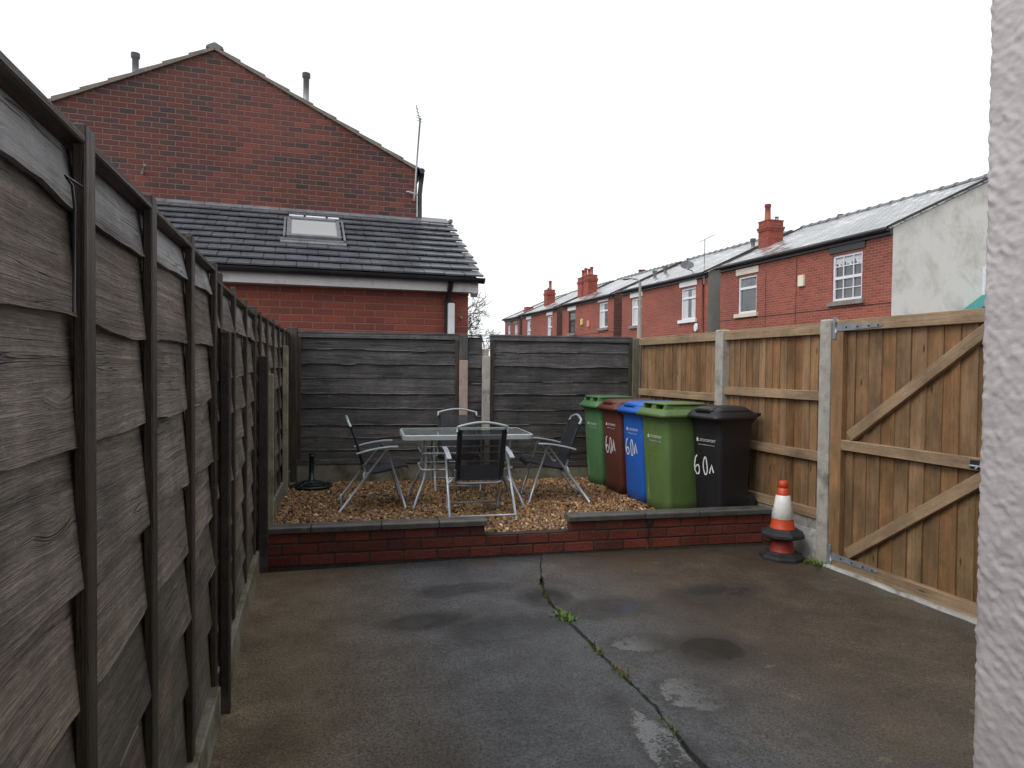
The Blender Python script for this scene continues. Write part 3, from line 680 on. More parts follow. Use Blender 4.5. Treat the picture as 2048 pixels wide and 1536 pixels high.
b = MB(); b.loft([[(3.83,y,-.1),(3.83,y,.24),(3.78,y,.2),(3.72,y,-.1)] for y in (4.16,4.4,4.62)]); b.build('concrete_haunch', MAT['kerb_white'], rf, .01)

gt = thing('garden_gate', 'closed brown timber gate with diagonal braces beside the rendered wall', 'gate', (3.75, 3.4, 0))
GX = 3.80
p = vboards(2.36, 3.97, .03, 1.79, GX, 17, .115).build('gate_boards', MAT['fence_tan'], gt, .002)
def gbox(name, y0, y1, z0, z1, x=GX-.03, d=.045, mat='rail_tan', g=1, par=None, lab=None):
    b = MB(); b.box((x, (y0+y1)/2, (z0+z1)/2), (d, y1-y0, z1-z0), None, g); return b.build(name, MAT[mat], par or gt, .003)
gbox('rail', 2.36, 4.03, 1.715, 1.797); gbox('rail', 2.36, 3.925, .852, .926); gbox('rail', 2.36, 3.985, -.01, .07)
gbox('stile', 3.925, 4.03, .07, 1.715, g=2, mat='fence_tan')
def brace(p0, p1, w):
    (y0, z0), (y1, z1) = p0, p1; a = math.atan2(z1-z0, y1-y0); L = math.hypot(y1-y0, z1-z0)
    b = MB(); b.box((GX-.029, (y0+y1)/2, (z0+z1)/2), (.042, L, w), Matrix.Rotation(a, 3, 'X'), 1); return b.build('brace', MAT['rail_tan'], gt, .003)
brace((3.86,.955), (2.80,1.72), .075); brace((3.86,.105), (2.80,.86), .075)
for zc, yo in ((1.742, 3.99), (.06, 3.995)):
    b = MB(); y1 = 3.585
    pts = [(yo, zc-.026), (yo, zc+.026), (y1+.03, zc+.013), (y1, zc+.009), (y1-.008, zc), (y1, zc-.009), (y1+.03, zc-.013)]
    b.loft([[(GX-.0535, y, z) for y, z in pts], [(GX-.0575, y, z) for y, z in pts]], smooth=False)
    b.box((GX-.056, yo+.012, zc), (.008, .03, .16)); b.tube([(GX-.058, yo-.002, zc-.04), (GX-.058, yo-.002, zc+.04)], .008, 8)
    h = b.build('hinge', MAT['galv'], gt)
    for t in (.1, .2, .3, .38): b = MB(); b.tube([(GX-.056, yo-t, zc), (GX-.063, yo-t, zc)], .006, 8); b.build('bolt_head', MAT['rubber'], h)
b = MB(); b.box((GX-.058, 2.86, .89), (.012, .14, .05)); l_ = b.build('latch', MAT['rubber'], gt, .003)
b = MB(); b.tube([(GX-.066, 2.93, .88), (GX-.066, 2.80, .88)], .007, 8); b.tube([(GX-.066, 2.88, .88), (GX-.085, 2.88, .86)], .006, 8); b.build('latch_bar', MAT['galv'], l_)
b = MB(); N_ = 40
for i in range(N_):
    y0, y1 = 2.3+1.72*i/N_, 2.3+1.72*(i+1)/N_
    def prof(y): j = .006*ns(y*6, 2.); return [(3.70+j, y, -.1), (3.70+j, y, -.022+j*.5), (3.715+j, y, -.008+j), (3.9, y, -.008), (3.9, y, -.1)]
    A_, B_ = prof(y0), prof(y1)
    for k in range(4): b.poly([A_[k], A_[k+1], B_[k+1], B_[k]][::-1], None, False)
tag(b.build('threshold', MAT['kerb_white'], org=V(3.8,3.2,-.05)), 'flaking white concrete strip under the gate', 'threshold')

# ------------------------------------------------------------------ low brick wall, gravel
lw = thing('garden_wall', 'low red brick wall with grey coping and a step gap in front of the gravel', 'wall', (1.7, 4.8, 0))
P0, P1 = V(-.222, 4.972, 0), V(3.72, 4.63, 0); wd_ = (P1-P0).normalized(); wn_ = V(wd_.y, -wd_.x, 0); WL = (P1-P0).length; wa = math.atan2(wd_.y, wd_.x)
s_step0, s_step1 = 1.545, 2.222
def wbox(b, s0, s1, f, dp, z0, z1, g=None):
    c = P0 + wd_*((s0+s1)/2) - wn_*(f+dp/2) + V(0,0,(z0+z1)/2); b.box(c, (s1-s0, dp, z1-z0), rotz(wa), g)
b = MB(); rg = random.Random(4); CH = .0805
for c in range(0, 3):
    s = -.12*(c % 2) - .03
    while s < WL:
        e = s + .232; a0, a1 = max(s, 0), min(e, WL)
        spans = [(a0, a1)]
        if c == 2:
            spans = [(a0, min(a1, s_step0)), (max(a0, s_step1), a1)]
        for q0, q1 in spans:
            if q1-q0 > .02: wbox(b, q0, q1, rg.uniform(-.002, .002), .1, c*CH+.008+rg.uniform(-.001,.001), (c+1)*CH-.004)
        s = e + .013
b.build('brickwork', MAT['brick_solid'], lw, .004, 2)
b = MB(); wbox(b, .004, WL-.004, .006, .088, -.08, 2*CH-.002); wbox(b, .004, s_step0-.005, .006, .088, 2*CH-.002, 3*CH); wbox(b, s_step1+.005, WL-.004, .006, .088, 2*CH-.002, 3*CH)
b.build('mortar', MAT['mortar_dark'], lw)
cuts0 = [-.03, .29, .78, 1.2, s_step0+.02]; cuts1 = [s_step1-.025, 2.83, 3.3, WL-.01]
for cuts in (cuts0, cuts1):
    for a0, a1 in zip(cuts, cuts[1:]):
        b = MB(); t = .004*rg.uniform(-1, 1)
        c0 = [(-.028+t, .243), (-.032+t, .282), (-.02+t, .291), (.11, .287), (.125, .243)]
        R_ = []
        for s in (a0+.003, a1-.003): R_.append([P0 + wd_*s - wn_*f + V(0,0,z) for f, z in c0])
        b.loft(R_[::-1], smooth=False); b.build('coping_stone', MAT['coping'], lw, .004)
b = MB(); wbox(b, s_step0, s_step1, .004, .092, 2*CH-.003, 2*CH+.004); b.build('step_mortar', MAT['spur_dark'], lw)
b = MB(); q = P0 + wd_*2.86 + wn_*.004; b.tube([q+V(0,0,.215)-wn_*.02, q+V(0,0,.215)+wn_*.014], .016, 10); b.tube([q+V(0,0,.21)+wn_*.004, q+V(.003,0,.15)+wn_*.004, q+V(-.003,0,.08)+wn_*.003, q+V(0,0,.0)+wn_*.004], .0045, 6); b.build('drain_spout', MAT['rubber'], lw)

BZ = .165
b = MB(); b.poly([(-.5,5.05,BZ-.03), (3.9,4.72,BZ-.03), (3.9,7.3,BZ-.03), (-.5,7.75,BZ-.03)]); 
b.poly([(-.5,5.05,-.1), (3.9,4.72,-.1), (3.9,4.72,BZ-.03), (-.5,5.05,BZ-.03)])
tag(b.build('gravel_bed', MAT['gravel_base']), kind='structure', label='earth bed under the raised gravel', cat='gravel bed')
def gravel(n):
    R = np.random.default_rng(5)
    ph = (1+5**.5)/2
    base = np.array([(-1,ph,0),(1,ph,0),(-1,-ph,0),(1,-ph,0),(0,-1,ph),(0,1,ph),(0,-1,-ph),(0,1,-ph),(ph,0,-1),(ph,0,1),(-ph,0,-1),(-ph,0,1)], float)/math.hypot(1, ph)
    fa = np.array([(0,11,5),(0,5,1),(0,1,7),(0,7,10),(0,10,11),(1,5,9),(5,11,4),(11,10,2),(10,7,6),(7,1,8),(3,9,4),(3,4,2),(3,2,6),(3,6,8),(3,8,9),(4,9,5),(2,4,11),(6,2,10),(8,6,7),(9,8,1)])
    x = R.uniform(-.28, 3.82, n); t = R.uniform(0, 1, n); yf = 5.07-.0868*(x+.27)-.005; yb = 7.62-.132*x; y = yf+(yb-yf)*t
    h = np.array([ns(a*1.3, b_*1.3, 2.) for a, b_ in zip(x, y)])*.016
    size = R.gamma(7, .0016, n)+.0035
    z = BZ-.012 + h + R.uniform(-.008, .006, n)
    sc = np.stack([size*R.uniform(.9,1.5,n), size*R.uniform(.7,1.1,n), size*R.uniform(.45,.8,n)], 1)
    q = R.normal(size=(n,4)); q[:, 1:3] *= .45; q /= np.linalg.norm(q, axis=1, keepdims=True)
    w_, a, b_, c = q.T
    Rm = np.stack([1-2*(b_*b_+c*c), 2*(a*b_-c*w_), 2*(a*c+b_*w_), 2*(a*b_+c*w_), 1-2*(a*a+c*c), 2*(b_*c-a*w_), 2*(a*c-b_*w_), 2*(b_*c+a*w_), 1-2*(a*a+b_*b_)], 1).reshape(n,3,3)
    vs = base[None]*(1+R.uniform(-.22,.22,(n,12,1)))*sc[:,None,:]
    vs = np.einsum('nij,nkj->nki', Rm, vs) + np.stack([x,y,z],1)[:,None,:]
    fs = (fa[None] + (np.arange(n)*12)[:,None,None]).reshape(-1)
    me = bpy.data.meshes.new('gravel'); nf = n*20
    me.vertices.add(n*12); me.vertices.foreach_set('co', vs.reshape(-1)); me.loops.add(nf*3); me.loops.foreach_set('vertex_index', fs.astype(np.int32))
    me.polygons.add(nf); me.polygons.foreach_set('loop_start', np.arange(0, nf*3, 3, dtype=np.int32)); me.polygons.foreach_set('loop_total', np.full(nf, 3, np.int32))
    me.polygons.foreach_set('use_smooth', np.ones(nf, bool)); me.materials.append(MAT['gravel']); me.update(calc_edges=True); me.validate()
    o = bpy.data.objects.new('gravel', me); COL.objects.link(o); return o
tag(gravel(30000), kind='stuff', label='wet golden brown gravel filling the raised bed', cat='gravel')

# ------------------------------------------------------------------ patio furniture
def bar(b, path, wy, t):
    """flat bar along path in the xz plane, width wy across y, thickness t"""
    R_ = []
    for i, p in enumerate(path):
        d = (Vector(path[min(i+1, len(path)-1)])-Vector(path[max(i-1, 0)])).normalized(); nrm = V(-d.z, 0, d.x)
        o = Vector(p); R_.append([o+V(0,wy/2,0)-nrm*t/2, o-V(0,wy/2,0)-nrm*t/2, o-V(0,wy/2,0)+nrm*t/2, o+V(0,wy/2,0)+nrm*t/2])
    b.loft(R_, smooth=False)
def make_chair():
    t = thing('patio_chair', 'folding chair', 'chair', (0,0,0), 'folding patio chairs around the table')
    al = MAT['alu']
    for s in (-1, 1):
        b = MB(); b.tube([(.0,s*.275,.0), (.2,s*.272,.265), (.40,s*.268,.525)], .0115, 10); b.build('rear_leg', al, t)
        b = MB(); b.tube([(.575,s*.225,.0), (.5,s*.236,.24), (.405,s*.248,.525)], .0115, 10); b.build('front_leg', al, t)
        b = MB(); bar(b, [(.14,s*.268,.5), (.24,s*.268,.527), (.34,s*.268,.546), (.43,s*.268,.556), (.50,s*.268,.556)], .042, .014); b.build('armrest', al, t, .004, 2)
        b = MB(); b.tube([(.2,s*.225,.31), (.24,s*.25,.33), (.215,s*.27,.285)], .006, 8); b.tube([(.21,s*.215,.335), (.205,s*.275,.28)], .008, 8); b.build('pivot_bracket', al, t)
    b = MB(); b.tube([(.018,-.275,.045), (.018,.275,.045)], .009, 8); b.build('rear_crossbar', al, t)
    b = MB(); b.tube([(.56,-.225,.05), (.56,.225,.05)], .009, 8); b.build('front_crossbar', al, t)
    # back: black tube sides, arched silver headrail, silver bottom tube
    def bk(z): return .235 - (z-.28)*.312
    b = MB(); arc = []
    for k in range(13):
        a = k/12; y = -.207+.414*a; z = .772+.036*math.sin(PI*a); arc.append((bk(z)-.006, y, z))
    bar2 = [(bk(.735), -.207, .735)] + arc + [(bk(.735), .207, .735)]
    b.tube(bar2, .0115, 10); b.build('headrail', al, t)
    b = MB(); cr = [(bk(.40), -.207, .40), (bk(.32), -.207, .32), (bk(.29), -.19, .29), (bk(.28), -.15, .28), (bk(.28), .15, .28), (bk(.29), .19, .29), (bk(.32), .207, .32), (bk(.40), .207, .40)]
    b.tube(cr, .0115, 10); b.build('bottom_tube', al, t)
    bs = MB()
    def sheet(b, ys, zs, th=.003):
        for (ya, yb) in ys:
            R_ = [[(bk(z)-.004+.012*math.sin(PI*(z-.31)/.44), y, z) for y in (ya, yb)] for z in zs]
            for q, q2 in zip(R_, R_[1:]): b.poly([q[0], q[1], q2[1], q2[0]], [(q[0][1], q[0][2]), (q[1][1], q[1][2]), (q2[1][1], q2[1][2]), (q2[0][1], q2[0][2])], True)
    zs = [.31+.435*k/8 for k in range(9)]
    sheet(bs, [(-.165,.165)], zs); back = bs.build('backrest', MAT['sling'], t)
    for s in (-1, 1):
        b = MB(); b.tube([(bk(.305)-.003, s*.198, .305)]+[(bk(z)-.003+.012*math.sin(PI*(z-.31)/.44), s*.198, z) for z in zs[1:-1]]+[(bk(.75)-.003, s*.198, .75)], .0125, 8)
        hm = MB(); sheet(hm, [tuple(sorted((s*.165, s*.2)))], zs); b.v, b.f, b.uv, b.sm = b.v, b.f, b.uv, b.sm
        i = len(b.v); b.v += hm.v; b.f += [tuple(j+i for j in f) for f in hm.f]; b.uv += hm.uv; b.sm += hm.sm
        b.build('hem', MAT['sling_edge'], back)
    b = MB(); prof = [(.215,.315), (.30,.318), (.40,.335), (.5,.362), (.565,.378), (.592,.37), (.6,.35)]
    R_ = []
    for x, z in prof: R_.append([(x,-.21,z-.009), (x,.21,z-.009), (x,.21,z+.009), (x,-.21,z+.009)])
    b.loft(R_, smooth=False); b.build('seat', MAT['sling_edge'], t, .006, 2)
    return t
chair0 = make_chair()
chairs = [((1.425,5.27), 85, 'folding chair with its mesh back to the camera, nearest side of the table'),
          ((.325,6.215), -2, 'folding chair at the left end of the table, seen side on facing right'),
          ((2.645,6.06), 171, 'folding chair at the right end of the table beside the green bin'),
          ((1.64,7.22), -101.5, 'folding chair on the far side of the table against the dark fence')]
for i, ((x, y), a, lab) in enumerate(chairs):
    c = chair0 if i == 0 else copy_tree(chair0)
    c.location = (x, y, BZ); c.rotation_euler = (0, 0, math.radians(a)); c['label'] = lab

tb = thing('glass_table', 'rectangular glass patio table with silver frame and rusty rails on the gravel', 'table', (0,0,0))
def rrect(hx, hy, r, n=6):
    P = []
    for cx, cy, a0 in ((hx-r, hy-r, 0), (-hx+r, hy-r, 90), (-hx+r, -hy+r, 180), (hx-r, -hy+r, 270)):
        for k in range(n+1):
            a = math.radians(a0+90*k/n); P.append((cx+r*math.cos(a), cy+r*math.sin(a)))
    return P
TZ = .645
o_ = rrect(.60,.37,.07); i_ = rrect(.578,.348,.055)
b = MB(); b.loft([[(x,y,TZ-.005) for x,y in i_], [(x,y,TZ+.002) for x,y in i_]], smooth=False); b.build('tabletop', MAT['tableglass'], tb)
b = MB(); b.loft([[(x,y,TZ+.006) for x,y in i_], [(x,y,TZ+.009) for x,y in rrect(.59,.36,.065)], [(x,y,TZ+.002) for x,y in o_], [(x,y,TZ-.036) for x,y in o_], [(x,y,TZ-.036) for x,y in i_], [(x,y,TZ-.006) for x,y in i_]], False, False, smooth=False); b.build('rim', MAT['rim_alu'], tb)
for sx in (-1, 1):
    for sy in (-1, 1):
        b = MB(); b.tube([(sx*.40,sy*.235,TZ-.02), (sx*.395,sy*.23,TZ-.1), (sx*.385,sy*.225,.43), (sx*.385,sy*.228,.33), (sx*.40,sy*.24,.25), (sx*.43,sy*.27,.17), (sx*.47,sy*.315,.08), (sx*.505,sy*.355,-.005)], .0135, 10); b.build('leg', MAT['alu'], tb)
for z in (.475, .325):
    b = MB(); b.tube([(x,y,z) for x,y in rrect(.425,.25,.05)], .008, 8, closed=True); b.build('ring_rail', MAT['rustalu'], tb)
tb.location = (1.49, 6.24, BZ); tb.rotation_euler = (0,0,math.radians(-5.5))

pb = thing('parasol_base', 'dark green round parasol base with upright tube by the fence corner', 'parasol base', (0,0,0))
b = MB(); n = 32
def ring(r, z): return [(r*math.cos(2*PI*k/n), r*math.sin(2*PI*k/n), z) for k in range(n)]
b.loft([ring(.2,0), ring(.215,.012), ring(.213,.022), ring(.195,.03), ring(.18,.026), ring(.10,.042), ring(.06,.06), ring(.045,.075)]); pl = b.build('plate', MAT['iron_green'], pb)
b = MB()
for k in range(8):
    a = 2*PI*k/8; b.tube([(r*math.cos(a+s), r*math.sin(a+s), z) for r, z, s in ((.185,.03,0), (.15,.036,.12), (.11,.046,.12), (.07,.058,0))], .008, 6)
b.tube(ring(.135,.038), .006, 6, closed=True); b.build('scrollwork', MAT['iron_green'], pl)
b = MB(); b.tube([(0,0,.06), (.004,0,.2), (.006,0,.345)], .027, 14); b.tube([(.006,0,.325), (.006,0,.35)], .031, 14); b.build('tube', MAT['iron_green'], pb)
pb.location = (.1, 7.27, BZ)

# ------------------------------------------------------------------ wheelie bins
FONT = bpy.data.fonts[0] if bpy.data.fonts else None
def text_polys(s, size):
    cu = bpy.data.curves.new('t', 'FONT'); cu.body = s; cu.size = size; cu.align_x = 'LEFT'; cu.resolution_u = 2
    o = bpy.data.objects.new('t', cu); COL.objects.link(o); bpy.context.view_layer.update()
    me = bpy.data.meshes.new_from_object(o.evaluated_get(bpy.context.evaluated_depsgraph_get()))
    P = [[(me.vertices[i].co.x, me.vertices[i].co.y) for i in p.vertices] for p in me.polygons]
    bpy.data.objects.remove(o); bpy.data.curves.remove(cu); bpy.data.meshes.remove(me); return P
def stroke(pts, wd, closed=False):
    out = []; P = [Vector(p) for p in pts]; m = len(P); L = []
    for i in range(m):
        d = (P[(i+1) % m]-P[i-1]) if closed else (P[min(i+1, m-1)]-P[max(i-1, 0)])
        d.normalize(); q = Vector((-d.y, d.x))*wd*(.5+.12*ns(i*.9, wd*99)); L.append((P[i]-q, P[i]+q))
    for i in range(m if closed else m-1):
        a, b_ = L[i], L[(i+1) % m]; out.append([tuple(a[0]), tuple(b_[0]), tuple(b_[1]), tuple(a[1])])
    return out
def ell(cx, cy, rx, ry, n=14, a0=0, a1=360):
    return [(cx+rx*math.cos(math.radians(a0+(a1-a0)*k/n)), cy+ry*math.sin(math.radians(a0+(a1-a0)*k/n))) for k in range(n + (0 if a1-a0 == 360 else 1))]
def number60(gap=1., caret=1., jit=0.):
    P = number60_(gap, caret)
    return [[(x+.006*ns(x*18, y*18, jit), y*(1+.12*ns(jit, 3.))+.007*ns(x*15+9, y*15, jit)) for x, y in p] for p in P]
def number60_(gap=1., caret=1.):
    # hand painted 6, 0 and a caret-like A
    s6 = [(.03,.0+.5), (.012,.44), (.0,.33), (-.004,.2), (.004,.08), (.024,.01), (.047,.02), (.058,.1), (.055,.19), (.04,.24), (.02,.22), (.004,.14)]
    P = stroke([(x*.9, y*.3) for x, y in s6], .0125)
    P += stroke(ell(.098*gap,.075,.02,.072), .0115, True)
    x0 = .135*gap; h = .095*caret; z0 = .02
    P += stroke([(x0,z0), (x0+.012,z0+h*.55), (x0+.025,z0+h), (x0+.036,z0+h*.55), (x0+.05,z0+.01)], .013)
    return P
def make_bin(label, loc, rot, w, d, mat, lid, arch, number, nz, lab_z, lab_size, ang=1.):
    t = thing('wheelie_bin', label, 'bin', (0,0,0), 'wheelie bins in a row by the board fence'); mt = MAT[mat]
    def rs(x0, x1, hw, z, r=.045): # rounded rectangle section
        hx = (x1-x0)/2; return [(x+(x0+x1)/2, y, z) for x, y in rrect(hx, hw, r, 4)]
    H = .865; f0, f1 = -d/2+.075, -d/2+.028; b0, b1 = d/2-.075, d/2-.035; w0, w1 = w/2-.045, w/2-.025
    def fx(z): return f0+(f1-f0)*z/H
    b = MB()
    zs = [0, .012, .1, .3, .5, .7, .82]
    R_ = [rs(f0+.02, b0-.02, w0-.02, 0)]
    for z in zs[1:]: q = z/H; R_.append(rs(f0+(f1-f0)*q, b0+(b1-b0)*q, w0+(w1-w0)*q, z))
    R_ += [rs(f1-.004, b1+.004, w1+.004, .83), rs(f1-.014, b1+.014, w1+.012, .835), rs(f1-.014, b1+.014, w1+.012, .865), rs(f1+.02, b1-.02, w1-.02, .866)]
    b.loft(R_)
    body = b.build('body', mt, t)
    if arch:
        b = MB(); zz = arch; hw = w0*.62
        path = [(.08, hw), (zz-.05, hw), (zz-.015, hw-.012), (zz, hw-.045), (zz, .0), (zz-.006, -.03)]
        b.tube([(fx(z)+.003, y, z) for z, y in path], .0055, 8); b.build('front_rib', mt, body)
    L = MB(); e0, e1 = -d/2-.025, d/2-.01; hw = w/2+.008
    L.loft([rs(e0+.02,e1-.02,hw-.02,.855,.05), rs(e0,e1,hw,.855,.06), rs(e0-.004,e1,hw+.003,.884,.06), rs(e0+.013,e1-.006,hw-.013,.889,.055), rs(e0+.015,e1-.008,hw-.015,.903,.055), rs(e0+.028,e1-.014,hw-.027,.906,.05), rs(e0+.03,e1-.016,hw-.03,.922,.05), rs(e0+.05,e1-.03,hw-.05,.925,.05)])
    ld = L.build('lid', mt, t)
    D = MB()
    if lid == 'dome':
        R_ = []
        for k in range(7):
            a = k/6; ins = .045+.13*a**1.6; R_.append(rs(e0+ins, e1-.03-.06*a, hw-ins*.8, .922+.047*math.sin(a*PI/2), .05))
        D.loft(R_); D.build('lid_dome', mt, ld)
        D = MB()
        for s in (-1,): D.loft([rs(e0+.02, e0+.15, hw*.55, .922, .04), rs(e0+.05, e0+.17, hw*.5, .955, .04), rs(e0+.08, e0+.2, hw*.45, .966, .04)])
        D.build('lid_ridge', mt, ld)
    else:
        D.loft([rs(e0+.125, e1-.06, hw-.06, .923, .03), rs(e0+.13, e1-.08, hw-.075, .968, .03)], smooth=False)          # rear block behind the grips
        D.loft([rs(e0+.055, e1-.10, hw-.06, .964, .03), rs(e0+.062, e1-.11, hw-.068, .978, .03), rs(e0+.09, e1-.14, hw-.095, .983, .03)])   # top plate
        for yy, ww in ((-hw+.075,.022), (0,.06), (hw-.075,.022)):
            D.loft([[(e0+.05,yy-ww/2-.012,.923), (e0+.05,yy+ww/2+.012,.923), (e0+.14,yy+ww/2,.923), (e0+.14,yy-ww/2,.923)], [(e0+.062,yy-ww/2,.966), (e0+.062,yy+ww/2,.966), (e0+.14,yy+ww/2,.966), (e0+.14,yy-ww/2,.966)]], smooth=False)
        D.build('lid_handle', mt, ld)
    b = MB(); hx = d/2+.035
    b.tube([(d/2-.05,-hw+.05,.87), (hx,-hw+.05,.895), (hx,hw-.05,.895), (d/2-.05,hw-.05,.87)], .016, 8); b.build('handle', mt, t)
    for s in (-1, 1):
        b = MB(); n = 20; wx, wz, wy = d/2-.05, .095, s*(w0-.035)
        for r0_, r1_, ya, yb in ((.097,.097,-.024,.024),):
            b.loft([[(wx+.06*math.cos(2*PI*k/n), wy-.02, wz+.06*math.sin(2*PI*k/n)) for k in range(n)], [(wx+.097*math.cos(2*PI*k/n), wy-.024, wz+.097*math.sin(2*PI*k/n)) for k in range(n)], [(wx+.097*math.cos(2*PI*k/n), wy+.024, wz+.097*math.sin(2*PI*k/n)) for k in range(n)], [(wx+.06*math.cos(2*PI*k/n), wy+.02, wz+.06*math.sin(2*PI*k/n)) for k in range(n)]])
        b.build('wheel', MAT['rubber'], t)
    # writing on the front: text u runs to -y as seen from outside
    def put(name, polys, u0, z0, k=1., par=body):
        b = MB()
        for p in polys:
            q = [(fx(z0+y*k)-.0022, -(u0+x*k), z0+y*k) for x, y in p]
            b.poly(q); 
        return b.build(name, MAT['mark_white'], par)
    put('council_name', text_polys('STOCKPORT', lab_size*1.05), -lab_size*2.0, lab_z)
    em = [[(x*lab_size*.55, y*lab_size*.55) for x, y in ell(0,.55,.72,.75,10)], [(-.5*lab_size,-.2*lab_size), (.5*lab_size,-.2*lab_size), (.34*lab_size,.1*lab_size), (-.34*lab_size,.1*lab_size)], [(-.09*lab_size,.6*lab_size), (.09*lab_size,.6*lab_size), (.03*lab_size,1.*lab_size), (-.03*lab_size,1.*lab_size)]]
    put('crest', em, -lab_size*2.85, lab_z+.004)
    put('small_print', text_polys('METROPOLITAN BOROUGH COUNCIL', lab_size*.36), -lab_size*2.6, lab_z-lab_size*1.0)
    if number: put('painted_number', number60(*number[1:]), number[0], nz, ang)
    t.location = (loc[0], loc[1], BZ); t.rotation_euler = (0,0,math.radians(rot)); t.scale = (1,1,.985); return t
make_bin('mid green bin with no number, farthest in the row by the dark fence', (3.29,6.745), 2, .455, .58, 'bin_green', 'grip', .50, None, 0, .66, .03)
make_bin('brown bin with a painted white number between green and blue bins', (3.29,6.27), 0, .45, .58, 'bin_brown', 'dome', 0, (-.115,1.,1.15,4.3), .395, .69, .03, 1.12)
make_bin('blue bin with a white painted number', (3.29,5.80), 0, .45, .58, 'bin_blue', 'dome', 0, (-.125,1.05,1.,11.7), .43, .68, .032, 1.15)
make_bin('olive green bin with no number beside the black bin', (3.265,5.34), 2, .485, .58, 'bin_lime', 'grip', .50, None, 0, .66, .032)
make_bin('black bin with white painted number behind the low wall', (3.47,4.965), 8, .40, .46, 'bin_black', 'dome', 0, (-.135,1.22,.75,27.2), .365, .66, .032, 1.1)

# ------------------------------------------------------------------ traffic cones
def make_cone(label, z, full):
    t = thing('traffic_cone', label, 'cone', (0,0,0), 'stacked traffic cones')
    def oc(r, zz, n=8): return [(r*math.cos(2*PI*(k+.5)/n), r*math.sin(2*PI*(k+.5)/n), zz) for k in range(n)]
    def ci(r, zz, n=24): return [(r*math.cos(2*PI*k/n), r*math.sin(2*PI*k/n), zz) for k in range(n)]
    b = MB(); b.loft([oc(.155,0), oc(.168,.008), oc(.165,.032), oc(.15,.042), oc(.12,.058), oc(.115,.066), oc(.09,.067)], smooth=False); b.build('base', MAT['rubber'], t, .003)
    b = MB(); mt = 'cone_orange' if full else 'cone_red'; top = .43 if full else .2
    def rad(zz): return .091 - (zz-.06)*.162
    R_ = [ci(rad(.05)+.008,.055), ci(rad(.075)+.002,.072)]
    if full: R_ += [ci(rad(.135),.135), ci(rad(.33),.33), ci(rad(.37),.37), ci(rad(.372)-.004,.373), ci(rad(.38)-.004,.38), ci(rad(.381),.382), ci(rad(.425),.424), ci(rad(.43)-.006,.43)]
    else: R_ += [ci(rad(.1),.1), ci(rad(.19),.19)]
    b.loft(R_); bd = b.build('cone_body', MAT[mt], t)
    if full:
        b = MB(); b.loft([ci(rad(.14)+.0005,.139), ci(rad(.14)+.003,.141), ci(rad(.318)+.003,.318), ci(rad(.318)+.0005,.32)], False, False); b.build('white_sleeve', MAT['cone_white'], t)
    t.location = (3.545, 4.28, z); t.rotation_euler = (0,0,math.radians(9 if full else 20)); return t
make_cone('faded red traffic cone underneath, standing on the wet yard', -.03, False)
make_cone('orange and white traffic cone stacked on top of another cone', .148, True)

# ------------------------------------------------------------------ buildings
def quad_grid(b, to3, u0, u1, v0, v1, holes, depth):
    """wall face in (u,v) with rectangular openings and reveals; to3(u,v,d)"""
    us = sorted({u0,u1}|{h[0] for h in holes}|{h[1] for h in holes}); vs = sorted({v0,v1}|{h[2] for h in holes}|{h[3] for h in holes})
    for a, c in zip(us, us[1:]):
        for e, g in zip(vs, vs[1:]):
            if any(h[0]-1e-6 <= a and c <= h[1]+1e-6 and h[2]-1e-6 <= e and g <= h[3]+1e-6 for h in holes): continue
            b.poly([to3(a,e,0), to3(a,g,0), to3(c,g,0), to3(c,e,0)], [(a,e),(a,g),(c,g),(c,e)])
    for h in holes:
        a, c, e, g = h
        for p, q in (((a,e),(a,g)), ((a,g),(c,g)), ((c,g),(c,e)), ((c,e),(a,e))):
            b.poly([to3(*p,0), to3(*p,depth), to3(*q,depth), to3(*q,0)], [(p[0]+p[1],0),(p[0]+p[1],depth),(q[0]+q[1],depth),(q[0]+q[1],0)])

